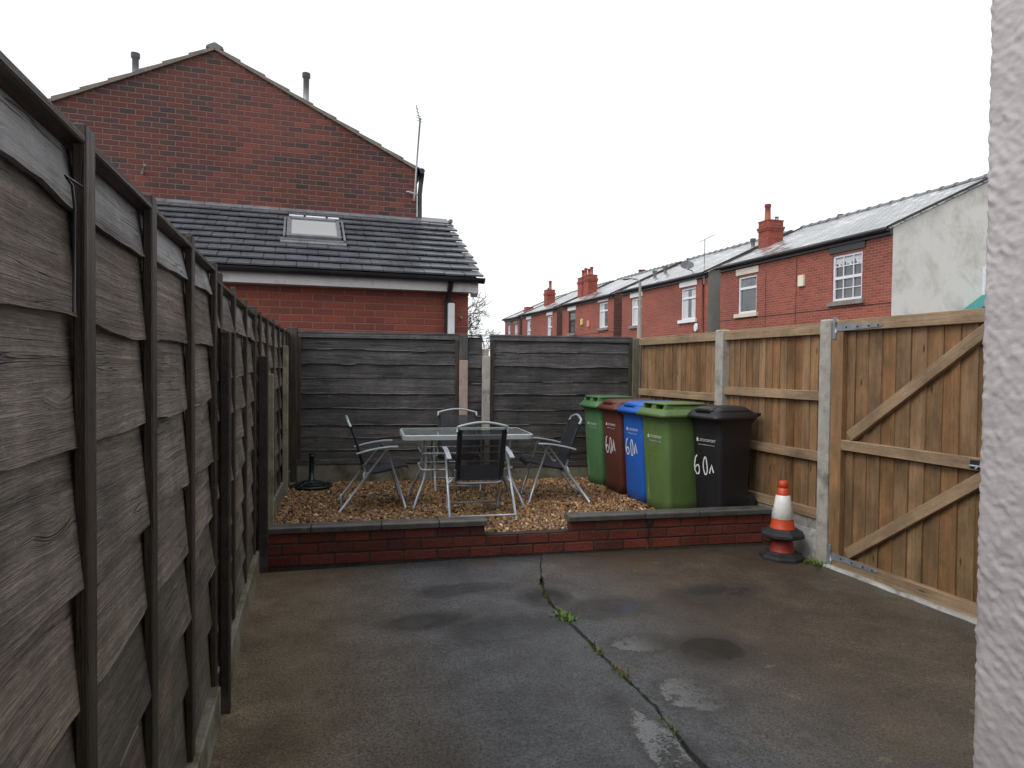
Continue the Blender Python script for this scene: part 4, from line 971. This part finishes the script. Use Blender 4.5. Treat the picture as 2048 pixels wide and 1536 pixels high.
XF, XR, XB = 14.3, 17.9, 21.5
def terrace(label, y0, y1, ez, rz, side, wins, chims, fascia='black_paint', vw='black_paint'):
    t = thing('terraced_house', label, 'house', (XF, (y0+y1)/2, -.1), 'red brick terrace houses across the street')
    wl = MB(); holes = [(w_[0], w_[1], w_[2], w_[3]) for w_ in wins]
    wz = ez-.2
    quad_grid(wl, lambda u, v, d_: (XF+d_, u, v), y0, y1, -.1, wz+.19, holes, .11)
    front = weld(wl.build('wall', MAT['brick_terrace'], t))
    for y, fl in ((y0, False), (y1, True)):
        g = MB(); pts = [(XF+.002,y,-.1), (XF+.002,y,ez-.02), (XR,y,rz-.04), (XB,y,ez-.02), (XB,y,-.1)]
        g.poly(pts if fl else pts[::-1], [(p[0], p[2]) for p in (pts if fl else pts[::-1])]); g.build('gable_wall', MAT[side], t)
    sl = math.atan2(rz-ez, XR-XF); L = math.hypot(rz-ez, XR-XF)
    r = MB(); th = .045; ov = .2
    def rp(s, y, o=0): return (XF + s*math.cos(sl) - o*math.sin(sl), y, ez + s*math.sin(sl) + o*math.cos(sl))
    ya, yb = y0-.07, y1+.07
    K = max(1, int((yb-ya)/.5)); J = 8
    def sag(y, s): return .018*ns(y*.9, s*1.1, 4.)
    for i in range(K):
        for j in range(J):
            A, B_ = ya+(yb-ya)*i/K, ya+(yb-ya)*(i+1)/K; s0, s1 = -ov+(L+ov)*j/J, -ov+(L+ov)*(j+1)/J
            q = [(s0,A), (s0,B_), (s1,B_), (s1,A)]
            r.poly([rp(s, y, th+sag(y, s)) for s, y in q][::-1], [(y, s) for s, y in q][::-1], True)
    for y, fl in ((ya, 0), (yb, 1)):
        q = [rp(-ov,y,0), rp(-ov,y,th), rp(L,y,th), rp(L,y,0)]; r.poly(q[::-1] if fl else q)
    q = [rp(-ov,ya,0), rp(-ov,yb,0), rp(-ov,yb,th), rp(-ov,ya,th)]; r.poly(q)
    q = [(2*XR-p[0], p[1], p[2]) for p in (rp(-ov,ya,th), rp(-ov,yb,th), rp(L,yb,th), rp(L,ya,th))]; r.poly(q, [(p[1], p[0]) for p in q])
    rf_ = weld(r.build('roof', MAT['slate'], t))
    for y, mt_ in ((ya+.03, 'mortar_dark'), (yb-.03, 'mortar_dark')):
        vg = MB(); c_ = rp(L/2-ov/2, y, th+.02); vg.box((c_[0], y, c_[2]), (L+ov, .07, .05), Matrix.Rotation(-sl, 3, 'Y')); vg.build('verge', MAT[mt_], rf_)
    rt = MB(); n = int((yb-ya)/.42)
    for i in range(n):
        a, c = ya+(yb-ya)*i/n, ya+(yb-ya)*(i+1)/n; zz = rz+.05
        R_ = []
        for yy, rad in ((a, .105), (c-.05, .10), (c-.05, .125), (c+.012, .125)):
            R_.append([(XR+rad*1.25*math.cos(PI*k/8), yy, zz-.05+rad*math.sin(PI*k/8)) for k in range(9)])
        rt.loft(R_, smooth=False)
    rt.build('ridge_tiles', MAT['slate_lead'], rf_)
    f = MB(); f.box((XF-.045, (y0+y1)/2, ez-.1), (.085, y1-y0-.01, .2)); f.build('fascia', MAT[fascia], t)
    gmb = MB(); gmb.tube([(XF-.19, y0-.02, ez-.065), (XF-.19, y1+.02, ez-.065)], .06, 10); gmb.build('gutter', MAT['black_plastic'], t)
    for w_ in wins: window(t, *w_)
    for c in chims: chimney(t, *c)
    return t
def window(t, ya, yb, za, zb, style, lint, sill, cover, lov=.1):
    fr = MB(); x = XF+.07; W, Hh = yb-ya, zb-za; fw_ = .065; ym, zm = (ya+yb)/2, (za+zb)/2
    fm = 'black_paint' if style == 'dark' else 'white_plastic'
    def bx_(y0_, y1_, z0_, z1_, d_=.06, xo=0): fr.box((x+xo, (y0_+y1_)/2, (z0_+z1_)/2), (d_, y1_-y0_, z1_-z0_))
    bx_(ya,ya+fw_,za,zb); bx_(yb-fw_,yb,za,zb); bx_(ya+fw_,yb-fw_,za,za+fw_); bx_(ya+fw_,yb-fw_,zb-fw_,zb)
    tz = {'grid': .5, 'top': .68, 'dark': .6, 'two': .68, 'sash': .5, 'hung': .5}[style]; zt = za+Hh*tz
    bx_(ya+fw_,yb-fw_,zt-.04,zt+.04,.055)
    if style == 'grid':
        for k in (1,2): bx_(ya+W*k/3-.012, ya+W*k/3+.012, za+fw_, zb-fw_, .03, -.004)
        for q in (.27, .75): bx_(ya+fw_, yb-fw_, za+Hh*q-.012, za+Hh*q+.012, .026, -.004)
    if style == 'two':
        bx_(ym-.035,ym+.035,za+fw_,zt-.04,.05); bx_(ym+W*.05,ym+W*.05+.05,zt+.04,zb-fw_,.05)
    if style == 'top2' : pass
    o = fr.build('window', MAT[fm], t)
    p = MB(); p.box((x+.022, ym, zm), (.008, W-.1, Hh-.1)); p.build('pane', MAT['glass'], o)
    c = MB()
    if cover == 'valance':
        zc = zb-fw_; N = 24
        for k in range(N):
            y0_ = ya+.07+(W-.14)*k/N; y1_ = ya+.07+(W-.14)*(k+1)/N; d0 = .2+.05*math.sin(k*1.9)+.05*math.sin(k*.7)
            c.box((x+.013, (y0_+y1_)/2, zc-d0/2), (.005+.003*(k % 2), y1_-y0_, d0))
    elif cover == 'net':
        N = 30
        for k in range(N):
            y0_ = ya+.07+(W-.14)*k/N; y1_ = ya+.07+(W-.14)*(k+1)/N
            if .38 < (k+.5)/N < .62 and style != 'hung': continue
            c.box((x+.013, (y0_+y1_)/2, zm), (.004+.003*(k % 2), y1_-y0_, Hh-.15))
    elif cover == 'blind': c.box((x+.013, ym, (zt+zb)/2), (.005, W-.13, zb-zt-.1))
    elif cover == 'half': c.box((x+.013, ya+W*.72, zm), (.005, W*.4, Hh-.15))
    if c.v: c.build('curtain', MAT['net' if cover != 'blind' else 'blind'], o)
    l = MB(); l.box((XF-.012, ym, zb+.16), (.05, W+2*lov, .21)); l.build('lintel', MAT[lint], t, .006)
    if sill: s_ = MB(); s_.box((XF-.03, ym, za-.075), (.12, W+.22, .13)); s_.build('sill', MAT[sill], o, .006)
def chimney(t, xc, yc, wx, wy, zb, zt, pots):
    b = MB(); b.box((xc,yc,(zb+zt)/2), (wx,wy,zt-zb)); c = b.build('chimney', MAT['brick_chimney'], t)
    b = MB()
    for z, e, h in ((zt-.3,.05,.07), (zt-.23,.09,.07), (zt+.02,.03,.04)): b.box((xc,yc,z), (wx+e,wy+e,h))
    b.build('corbel', MAT['brick_chimney'], c)
    for px, py, h, r, mt in pots:
        b = MB(); b.tube([(xc+px,yc+py,zt+.06), (xc+px,yc+py,zt+.06+h*.8), (xc+px,yc+py,zt+.06+h*.82), (xc+px,yc+py,zt+.06+h)], [r, r*.86, r*1.05, r], 12); b.build('pot', MAT[mt], c)
    b = MB(); b.box((xc-.0,yc,zb+.02), (wx+.16, wy+.2, .05), Matrix.Rotation(-.418, 3, 'Y')); b.build('flashing', MAT['slate_lead'], c)

A_ = terrace('red brick house with white rendered gable end and a grid paned window', 13.4, 20.72, 5.12, 6.76, 'render_white',
    [(14.36,15.42,3.40,4.68,'grid','black_paint','stone_sill','valance'), (18.72,19.70,3.37,4.62,'top','cream_stone','cream_stone','blind')],
    [(16.0,20.22,.62,.55,5.4,6.74,[(-.1,.05,.58,.11,'pot'), (.15,-.12,.12,.07,'grey_metal')]), (19.0,19.95,.7,.9,6.0,6.98,[(0,.2,.2,.11,'pot'), (0,-.2,.15,.11,'pot')])], vw='white_paint')
B_ = terrace('red brick house with satellite dish and grey cement side wall', 21.48, 28.45, 5.08, 6.74, 'render_grey',
    [(22.3,23.32,3.40,4.62,'top','white_paint','white_paint','net'), (26.55,27.5,3.42,4.62,'two','white_paint','stone_sill','half')], [])
C_ = terrace('red brick house with double chimney stack and two alarm boxes', 29.3, 35.95, 5.08, 6.72, 'brick_side',
    [(29.98,30.98,3.5,4.74,'two','white_paint','stone_sill','half'), (34.05,35.0,3.42,4.62,'dark','white_paint','stone_sill','blind')],
    [(15.45,34.7,.55,.7,5.3,6.66,[(0,-.18,.42,.09,'pot'), (0,.16,.36,.09,'pot')]), (15.45,35.5,.55,.7,5.3,6.62,[(0,-.18,.5,.09,'pot'), (0,.2,.44,.09,'pot')]), (19.,36.4-1.1,.7,.9,6.,6.95,[(0,.2,.3,.11,'pot'), (0,-.2,.25,.11,'pot')])])
D_ = terrace('smaller looking red brick house with single pot chimney farther down the terrace', 36.85, 43.3, 5.06, 6.7, 'brick_side',
    [(37.6,38.45,3.3,4.62,'sash','white_paint','stone_sill','half'), (41.5,42.3,3.3,4.62,'sash','white_paint','stone_sill','half')],
    [(15.5,41.3,.55,.6,5.3,6.56,[(0,-.12,.55,.1,'pot'), (0,.16,.12,.09,'black_paint')])])
E_ = terrace('farthest red brick house with an opened white window and stub chimney', 43.9, 47.35, 5.04, 6.66, 'brick_side',
    [(46.0,46.65,3.4,4.55,'sash','stone_sill',None,'half'), (44.35,45.05,3.4,4.5,'hung','stone_sill',None,'net')],
    [(15.5,45.5,.5,.6,5.3,5.78,[])])
def small(name, t, mat, c, d, bev=.02):
    b = MB(); b.box(c, d); return b.build(name, MAT[mat], t, bev, 2)
small('alarm_box', A_, 'alarm_cream', (XF-.04,16.6,4.13), (.09,.24,.34))
b = MB(); b.tube([(XF-.015,13.42,3.205), (XF-.015,17.,3.2), (XF-.015,20.7,3.2)], .007, 6); b.tube([(XF-.012,16.85,4.85), (XF-.012,16.86,3.0), (XF-.012,16.86,.2)], .005, 6); b.tube([(XF-.012,18.25,4.6), (XF-.012,18.25,.2)], .005, 6); b.build('cable', MAT['black_plastic'], A_)
# teal porch roof and white side window on the rendered gable
b = MB(); yp = 13.4
b.loft([[(16.74,yy,3.06), (19.,yy,4.45), (19.,yy,4.5), (16.69,yy,3.08)] for yy in (12.88, 13.4)], smooth=False); pr = b.build('porch_roof', MAT['black_paint'], A_)
b = MB(); b.loft([[(16.72,yy,2.2), (18.8,yy,2.2), (18.8,yy,4.38), (16.72,yy,3.11)] for yy in (12.9, 13.39)], smooth=False); b.build('porch_panel', MAT['teal'], A_)
b = MB()
for c_, d_ in (((17.42,yp-.03,3.75),(.07,.06,1.)), ((18.22,yp-.03,3.75),(.07,.06,1.)), ((17.82,yp-.03,4.22),(.73,.06,.07)), ((17.82,yp-.03,3.28),(.73,.06,.07))): b.box(c_, d_)
sw = b.build('window', MAT['white_plastic'], A_); b = MB(); b.box((17.82,yp-.012,3.75),(.73,.01,.9)); b.build('pane', MAT['glass'], sw)

# satellite dish, aerial, vents and alarm on house B
b = MB(); n = 20; dc = V(14.0,22.45,5.42); dn_ = V(-.35,-.6,.75).normalized(); du = dn_.cross(V(0,0,1)).normalized(); dv = du.cross(dn_)
def dring(r, o): return [dc + dn_*o + du*(r*math.cos(2*PI*k/n)) + dv*(r*1.05*math.sin(2*PI*k/n)) for k in range(n)]
b.loft([dring(.02,-.075), dring(.1,-.06), dring(.18,-.03), dring(.25,.01), dring(.255,.016), dring(.24,.014), dring(.17,-.018), dring(.08,-.05), dring(.02,-.06)])
di = b.build('satellite_dish', MAT['dish'], B_)
b = MB(); b.tube([dc-dn_*.07, dc-dn_*.16, V(14.12,22.3,5.2), V(14.25,22.15,4.85)], .022, 8); b.tube([dc-dv*.3, dc+dn_*.34-dv*.14], .012, 6); b.tube([dc+dn_*.30-dv*.14, dc+dn_*.40-dv*.12], .035, 8); b.build('dish_arm', MAT['grey_metal'], di)
b = MB(); b.tube([(14.18,21.58,4.62), (14.18,21.56,6.25)], .014, 6); b.tube([(14.2,21.6,4.7), (14.3,21.62,4.7)], .02, 6); b.tube([(14.18,21.9,6.22), (14.05,20.75,6.27)], .008, 6)
for k in range(6): q = k/5; b.tube([(14.0-.13*q+.05,21.8-q,6.225+.04*q), (14.3-.13*q+.05,21.8-q,6.225+.04*q)], .004, 5)
b.build('aerial', MAT['grey_metal'], B_)
def vent(t, x, y, z0, z1, r):
    b = MB(); b.tube([(x,y,z0), (x,y,z1-.1), (x,y,z1-.1), (x,y,z1)], [r, r, r*1.5, r*1.5], 10); b.build('roof_vent', MAT['grey_metal'], t)
vent(B_, 16.6, 22.0, 6.0, 6.52, .075); vent(B_, 15.3, 27.2, 5.4, 5.92, .075); vent(B_, 15.8, 27.15, 5.6, 6.14, .075)
vent(D_, 17.5, 40.4-2, 6.4, 7.1, .08)
b = MB(); n = 14
b.loft([[(XF-.001,22.2+.12*math.cos(2*PI*k/n),3.05+.17*math.sin(2*PI*k/n)) for k in range(n)], [(XF-.07,22.2+.11*math.cos(2*PI*k/n),3.05+.16*math.sin(2*PI*k/n)) for k in range(n)]][::-1]); b.build('alarm_box', MAT['white_plastic'], B_, .01)
b = MB(); b.tube([(XF-.05,21.75,4.9), (XF-.05,21.75,.0)], .035, 8); b.build('downpipe', MAT['brick_terrace'], B_)
small('alarm_box', C_, 'alarm_yellow', (XF-.04,33.05,3.95), (.09,.26,.32)); small('alarm_box', C_, 'alarm_red', (XF-.04,32.2,3.8), (.09,.24,.34))
b = MB(); b.tube([(XF-.015,28.7,3.25), (XF-.015,32.,3.28), (XF-.015,35.9,3.2)], .008, 6); b.build('cable', MAT['black_plastic'], C_)

# gable house beyond the back fence
GY = 9.8; gx0, gx1, gap = -3.82, 1.60, (-1.11, 5.63); gez = 4.30
gh = thing('brick_house', 'tall old brick gable end house with two grey vent pipes', 'house', (-1.1, 12, -.1))
b = MB(); pts = [(gx0,GY,-.1), (gx1,GY,-.1), (gx1,GY,gez), (gap[0],GY,gap[1]), (gx0,GY,gez)]
b.poly(pts, [(p[0], p[2]) for p in pts])
b.poly([(gx1,GY,-.1), (gx1,18,-.1), (gx1,18,gez), (gx1,GY,gez)]); b.poly([(gx0,18,-.1), (gx0,GY,-.1), (gx0,GY,gez), (gx0,18,gez)])
b.poly([(gx1,18,-.1), (gx0,18,-.1), (gx0,18,gez), (gap[0],18,gap[1]), (gx1,18,gez)])
weld(b.build('wall', MAT['brick_gable'], gh))
b = MB(); ang = math.atan2(gap[1]-gez, gx1-gap[0]); L = math.hypot(gap[1]-gez, gx1-gap[0])
for s in (-1, 1):
    n = 9
    for i in range(n):   # tile courses stepping up the slope
        s0, s1 = -.12 + (L+.12)*i/n, -.12 + (L+.12)*(i+1)/n + .03
        c = (s0+s1)/2; cx = gap[0] + s*(L-c)*math.cos(ang); cz = gap[1] - (L-c)*math.sin(ang) + .03
        b.box((cx, 13.86, cz), (s1-s0, 8.16, .022), Matrix.Rotation(s*(ang-.06), 3, 'Y'))
rfh = b.build('roof', MAT['tile'], gh, .004)
b = MB()
for s in (-1, 1):
    cx = gap[0]+s*L*.5*math.cos(ang); cz = (gap[1]+gez)/2
    b.box((cx, GY-.012, cz+.005), (L-.02, .04, .038), Matrix.Rotation(s*ang, 3, 'Y'))
b.build('verge_mortar', MAT['mortar_dark'] if False else plain('verge_mortar', (.2,.17,.14), .8, .3, var=.25, sc=10, bump=.4), rfh)
b = MB()
for i in range(18):
    y = GY-.09+.46*i; R_ = [[(gap[0]+dx, yy, gap[1]+dz) for dx, dz in ((.11,.0), (.1,.03), (.012,.078), (-.012,.078), (-.1,.03), (-.11,.0))] for yy in (y+.06, y+.51)]; b.loft(R_, smooth=False)
b.build('ridge_tiles', MAT['tile'], rfh)
for x, z0, z1 in ((-2.09, 5.0, 5.50), (.05, 5.0, 5.54)):
    b = MB(); y = GY+.16; b.tube([(x,y,z0), (x+.004,y,z1-.06), (x+.004,y,z1-.06), (x+.004,y,z1)], [.04,.04,.055,.055], 12); b.build('vent_pipe', MAT['grey_metal'], gh)
b = MB(); b.tube([(gx1+.065, GY-.05, gez-.02), (gx1+.065, 18, gez-.02)], .04, 10); b.build('gutter', MAT['black_plastic'], gh)
b = MB(); b.tube([(gx1+.08,GY+.03,gez-.03), (gx1+.06,GY+.03,gez-.2), (gx1+.045,GY+.03,gez-.35), (gx1+.045,GY+.03,0)], .034, 10); b.build('downpipe', MAT['black_plastic'], gh)
b = MB(); b.tube([(gx1-.05,GY-.06,3.86), (gx1-.015,GY-.06,4.4), (gx1+.03,GY-.06,5.03)], .012, 8); b.tube([(gx1-.15,GY+.01,3.97), (gx1-.14,GY-.05,3.96), (gx1+.0,GY-.06,3.93)], .014, 6); b.tube([(gx1-.05,GY-.07,3.84), (gx1-.06,GY+.01,3.86)], .014, 6)
p0, p1 = V(gx1+.03,GY-.06,4.96), V(gx1-.045,GY-.16,5.17); b.tube([p0, p1], .006, 6)
for q, l in ((.1,.05), (.25,.06), (.4,.045), (.6,.03), (.8,.025)):
    c = p0.lerp(p1, q); b.tube([c-V(.8,.3,-.1)*l, c+V(.8,.3,-.1)*l], .0045, 5); b.tube([c-V(0,.2,1)*l*.6, c+V(0,.2,1)*l*.6], .004, 5)
b.build('aerial', MAT['grey_metal'], gh)
b = MB(); b.tube([(-1.985,GY+.02,3.90), (-1.95,GY-.06,3.93), (-1.925,GY-.09,3.985)], .017, 8); b.tube([(-1.925,GY-.09,3.985), (-1.918,GY-.095,4.0)], .024, 8); b.build('overflow_pipe', MAT['grey_metal'], gh)

# single-storey extension with lean-to tiled roof
ex = thing('brick_extension', 'single storey bright red brick extension with dark tiled roof and rooflight', 'extension', (0, 9, -.1))
EY, EX = 8.2, 1.99
b = MB(); b.poly([(-4.2,EY,-.1), (EX,EY,-.1), (EX,EY,2.42), (-4.2,EY,2.42)]); b.poly([(EX,EY,-.1), (EX,10.6,-.1), (EX,10.6,3.3), (EX,9.9,3.5), (EX,EY,2.56)], None)
weld(b.build('wall', MAT['brick_ext'], ex))
esl = math.atan(.554); ey0, ez0 = 7.90, 2.505; rows = 10; gau = 2.15/rows
def ep(s, o=0): return (ey0 + s*math.cos(esl) - o*math.sin(esl), ez0 + s*math.sin(esl) + o*math.cos(esl))
b = MB(); rg = random.Random(9); lift = .037
for i in range(rows):
    s0 = gau*i; x = 2.105 - (.132 if i % 2 else 0) - (rg.uniform(0,.012)); first = True
    tilt = Matrix.Rotation(esl - math.atan(lift/gau), 3, 'X')
    xr = 2.105 + rg.uniform(-.012,.015)
    xs_ = [xr] + [2.105-.12*(1 if i % 2 else 2)-.24*k for k in range(26)]
    for a, c in zip(xs_[1:], xs_):
        if a < -2.9: break
        yy, zz = ep(s0+.125, .018); j = rg.uniform(-.002, .002)
        b.box(((a+c)/2, yy, zz+j), (c-a-.005, .275, .024), tilt @ Matrix.Rotation(rg.uniform(-.006,.006), 3, 'Z'))
er = b.build('roof', MAT['tile'], ex, .003)
b = MB(); q0, q1 = ep(0,-.03), ep(2.16,-.03); b.poly([(-4.2,q0[0],q0[1]), (2.05,q0[0],q0[1]), (2.05,q1[0],q1[1]), (-4.2,q1[0],q1[1])]); 
b.poly([(2.05,q1[0],q1[1]), (2.05,11.0,2.9), (-4.2,11.0,2.9), (-4.2,q1[0],q1[1])][::-1]); b.build('roof_deck', MAT['black_paint'], er)
b = MB(); q = ep(2.17, .03)
for k in range(11): b.box((2.06-.47*k-.235, q[0]+.0, q[1]+.0), (.465, .2, .02), Matrix.Rotation(esl-.02, 3, 'X'))
b.box((2.09, q[0], q[1]-.004), (.05,.14,.05)); b.build('ridge_flashing', MAT['slate_lead'], er, .004)
b = MB(); rg = random.Random(12)
for k in range(46):
    s0 = gau*rg.randrange(0, rows) + rg.uniform(-.015,.02); x = rg.uniform(-1.2, 2.05)**1; yy, zz = ep(s0, .05); r = rg.uniform(.006,.016)
    b.tube([(x-r,yy,zz-.015), (x,yy,zz+r*.2), (x+r*.8,yy,zz-.01)], [r*.5, r, r*.4], 6)
mo = b.build('moss_tuft', MAT['moss'], er); mo['kind'] = 'stuff'
b = MB(); b.box(((-4.2+2.0)/2, 8.03, 2.41), (6.2, .025, .12)); b.box(((-4.2+2.0)/2, 8.12, 2.36), (6.2, .16, .015)); b.box((2.035, 8.03, 2.415), (.075,.03,.14)); b.loft([[(2.075,8.02,2.46), (2.075,8.2,2.56), (2.075,8.2,2.42), (2.075,8.1,2.30), (2.075,8.02,2.34)], [(2.0,8.02,2.46), (2.0,8.2,2.56), (2.0,8.2,2.42), (2.0,8.1,2.30), (2.0,8.02,2.34)]], smooth=False)
b.build('fascia', MAT['fascia_white'], ex)
b = MB(); n = 10; R_ = []
for x in (-4.2, 2.125):
    R_.append([(x, 7.955+.062*math.cos(PI+PI*k/n), 2.515+.062*math.sin(PI+PI*k/n)) for k in range(n+1)] + [(x, 7.955+.052*math.cos(2*PI-PI*k/n), 2.515+.052*math.sin(2*PI-PI*k/n)) for k in range(n+1)])
b.loft(R_, True, True, smooth=False); b.loft([[(x, 7.955+.064*math.cos(PI+PI*k/n), 2.515+.064*math.sin(PI+PI*k/n)) for k in range(n+1)] for x in (2.1,2.13)], True, True, False)
b.build('gutter', MAT['black_plastic'], ex)
b = MB(); b.tube([(1.715,7.96,2.45), (1.715,7.98,2.40), (1.715,8.12,2.30), (1.715,8.15,2.24), (1.715,8.15,0)], .034, 10); dpp = b.build('downpipe', MAT['black_plastic'], ex)
b = MB(); b.box((1.755,8.12,1.12), (.085,.09,2.2)); b.build('pipe_cover', MAT['white_plastic'], dpp, .02, 3)
b = MB(); b.tube([(1.9,8.21,2.05), (1.9,8.17,2.05)], .02, 8); b.build('vent_cap', MAT['stone_sill'], ex)
# rooflight
def on_roof(b, x0, x1, s0, s1, o0, o1):
    c = ep((s0+s1)/2, (o0+o1)/2); b.box(((x0+x1)/2, c[0], c[1]), (x1-x0, s1-s0, o1-o0), Matrix.Rotation(esl, 3, 'X'))
sA, sB = (8.72-ey0)/math.cos(esl), (9.36-ey0)/math.cos(esl)
b = MB(); on_roof(b,-.18,-.13,sA,sB,.03,.085); on_roof(b,.425,.475,sA,sB,.03,.085); on_roof(b,-.13,.425,sB-.08,sB,.03,.1); on_roof(b,-.13,.425,sA,sA+.06,.03,.085)
sk = b.build('rooflight', MAT['roof_frame'], ex, .006, 2)
b = MB(); on_roof(b,-.13,.425,sA+.06,sB-.08,.05,.074); b.build('pane', MAT['skyglass'], sk)
b = MB(); on_roof(b,-.16,.02,sB-.04,sB+.01,.101,.111); on_roof(b,.05,.30,sB-.04,sB+.01,.101,.111); on_roof(b,.33,.47,sB-.04,sB+.01,.101,.111); b.build('top_cover', MAT['white_plastic'], sk)
b = MB(); on_roof(b,-.25,.53,sA-.16,sA-.005,.028,.046); on_roof(b,-.22,-.195,sA,sB,.03,.07); on_roof(b,.5,.525,sA-.05,sB,.03,.07); b.build('flashing', MAT['slate_lead'], sk)

# our own rendered house wall on the right edge
oh = thing('rendered_house', 'lilac roughcast rendered house corner at the right edge', 'house', (1.5, -1, -.1))
WX, WY = 1.15, .886
def disp(s, z):
    a, c = (s+z)*.707, (z-s)*.707
    h = .0012*ns(a*14, c*40, 1.) + .0042*max(0, ns(a*36+3, c*95, 5.)+.02)*(.4+1.1*max(0, ns(s*5, z*5, 9.)+.25)) + .0028*max(0, ns(a*45+3, c*110, 15.)) + .0018*ns(s*110, z*110, 2.) + .0022*ns(s*4, z*4, 12.)
    fade = 1. if z > 1.05 else max(.45, 1-(1.05-z)*1.1)
    return h*fade*1.1
SS = [0.0]; 
b = MB()
def surf(s, z):
    # s<0: on the -x face, s>0: on the +y face, small rounded corner between
    h = disp(s, z); r = .012
    if s < -r: return (WX - h, WY+s, z)
    if s > r: return (WX+s, WY+h, z)
    a = (s+r)/(2*r)*PI/2; return (WX+r-(r+h)*math.cos(a), WY-r+(r+h)*math.sin(a), z)
ss = [-.46+.004*k for k in range(112)] + [-.012+.003*k for k in range(9)] + [.016+.006*k for k in range(34)]
zz_ = [.25+.0042*k for k in range(620)]
W_ = len(ss); vs = [surf(s, z) for z in zz_ for s in ss]; fs = []; us = []
for j in range(len(zz_)-1):
    for i in range(W_-1): fs.append((j*W_+i, j*W_+i+1, (j+1)*W_+i+1, (j+1)*W_+i))
b.mesh(vs, [f[::-1] for f in fs], None, True)
zt = zz_[-1]; s0, s1 = ss[0], ss[-1]
for z0, z1 in ((-.1,.25), (zt, 5.2)):
    b.poly([(WX,WY+s0,z0), (WX,WY+s0,z1), (WX,WY,z1), (WX,WY,z0)]); b.poly([(WX,WY,z0), (WX,WY,z1), (WX+s1,WY,z1), (WX+s1,WY,z0)])
b.poly([(WX,-5,-.1), (WX,-5,5.2), (WX,WY+s0,5.2), (WX,WY+s0,-.1)]); b.poly([(WX+s1,WY,-.1), (WX+s1,WY,5.2), (4.6,WY,5.2), (4.6,WY,-.1)])
b.poly([(WX,-5,5.2), (4.6,-5,5.2), (4.6,WY,5.2), (WX,WY,5.2)]); b.poly([(4.6,WY,-.1), (4.6,WY,5.2), (4.6,-5,5.2), (4.6,-5,-.1)])
b.box((.375,-3.4,2.55), (1.54,3.2,5.3))  # unseen block behind the camera, added to shade the left fence
weld(b.build('wall', MAT['lilac'], oh))

# ------------------------------------------------------------------ street lamp, trees
sl_ = thing('street_lamp', 'grey street lamp with short curved arm in front of the terrace', 'street lamp', (11, 20.55, -.1))
b = MB(); b.tube([(11,20.55,-.1), (11,20.55,2.9), (11,20.55,2.92), (11,20.55,4.35), (11,20.6,4.45)], [.085,.085,.055,.045,.045], 12); b.build('pole', MAT['lamp_pole'], sl_)
b = MB(); b.tube([(11,20.58,4.4), (11,20.75,4.52), (11,21.1,4.6), (11,21.45,4.64)], .03, 10); b.build('arm', MAT['lamp_pole'], sl_)
b = MB(); b.loft([[(11+w_*math.cos(2*PI*k/10), y, z+h*math.sin(2*PI*k/10)) for k in range(10)] for y, z, w_, h in ((21.35,4.63,.04,.03), (21.45,4.64,.08,.045), (21.7,4.655,.09,.045), (21.85,4.66,.04,.02))]); b.build('lantern', MAT['grey_metal'], sl_)

def bare_tree(label, x, y, h, spread, seed, levels=6):
    t = thing('bare_tree', label, 'tree', (x,y,-.1)); rg = random.Random(seed)
    tr = MB(); tw = MB()
    def grow(p, d, l, r, lev):
        n = 4; pts = [p]; q = p.copy(); dd = d.copy()
        for i in range(n):
            dd = (dd + V(rg.gauss(0,.13), rg.gauss(0,.13), rg.gauss(.02,.1))).normalized(); q = q + dd*l/n; pts.append(q.copy())
        rs_ = [r*(1-.4*i/n) for i in range(n+1)]
        (tr if lev < 2 else tw).tube(pts, rs_, 7 if lev < 2 else (5 if lev < 4 else 3), cap=False)
        if lev >= levels: return
        k = rg.choice((4,4,5)) if lev < 3 else rg.choice((3,3,4))
        for i in range(k):
            f = rg.uniform(.45, 1.) if i else 1.; j = min(n, max(1, int(round(f*n)))); pp = pts[j]
            a = rg.uniform(0, 2*PI); tilt = rg.uniform(.35, .85)*spread if i else rg.uniform(.1,.35)
            s = dd.cross(V(0,0,1)); s = s.normalized() if s.length > .05 else V(1,0,0); u_ = s.cross(dd)
            nd = (dd*math.cos(tilt) + (s*math.cos(a)+u_*math.sin(a))*math.sin(tilt)).normalized()
            grow(pp, nd, l*rg.uniform(.62,.82), max(rs_[j]*rg.uniform(.5,.7), .021), lev+1)
    grow(V(x,y,-.1), V(.02,0,1), h*.27, h*.022, 0)
    k = tr.build('trunk', MAT['bark'], t); tw.build('crown', MAT['twig'], t); return t
bare_tree('leafless tree with fine twigs rising behind the end of the brick extension', 11.7, 45, 10.4, 1.35, 11, 6)
bare_tree('faint leafless treetop showing above the terrace ridge', 23.6, 47, 9.2, 1., 8, 5)
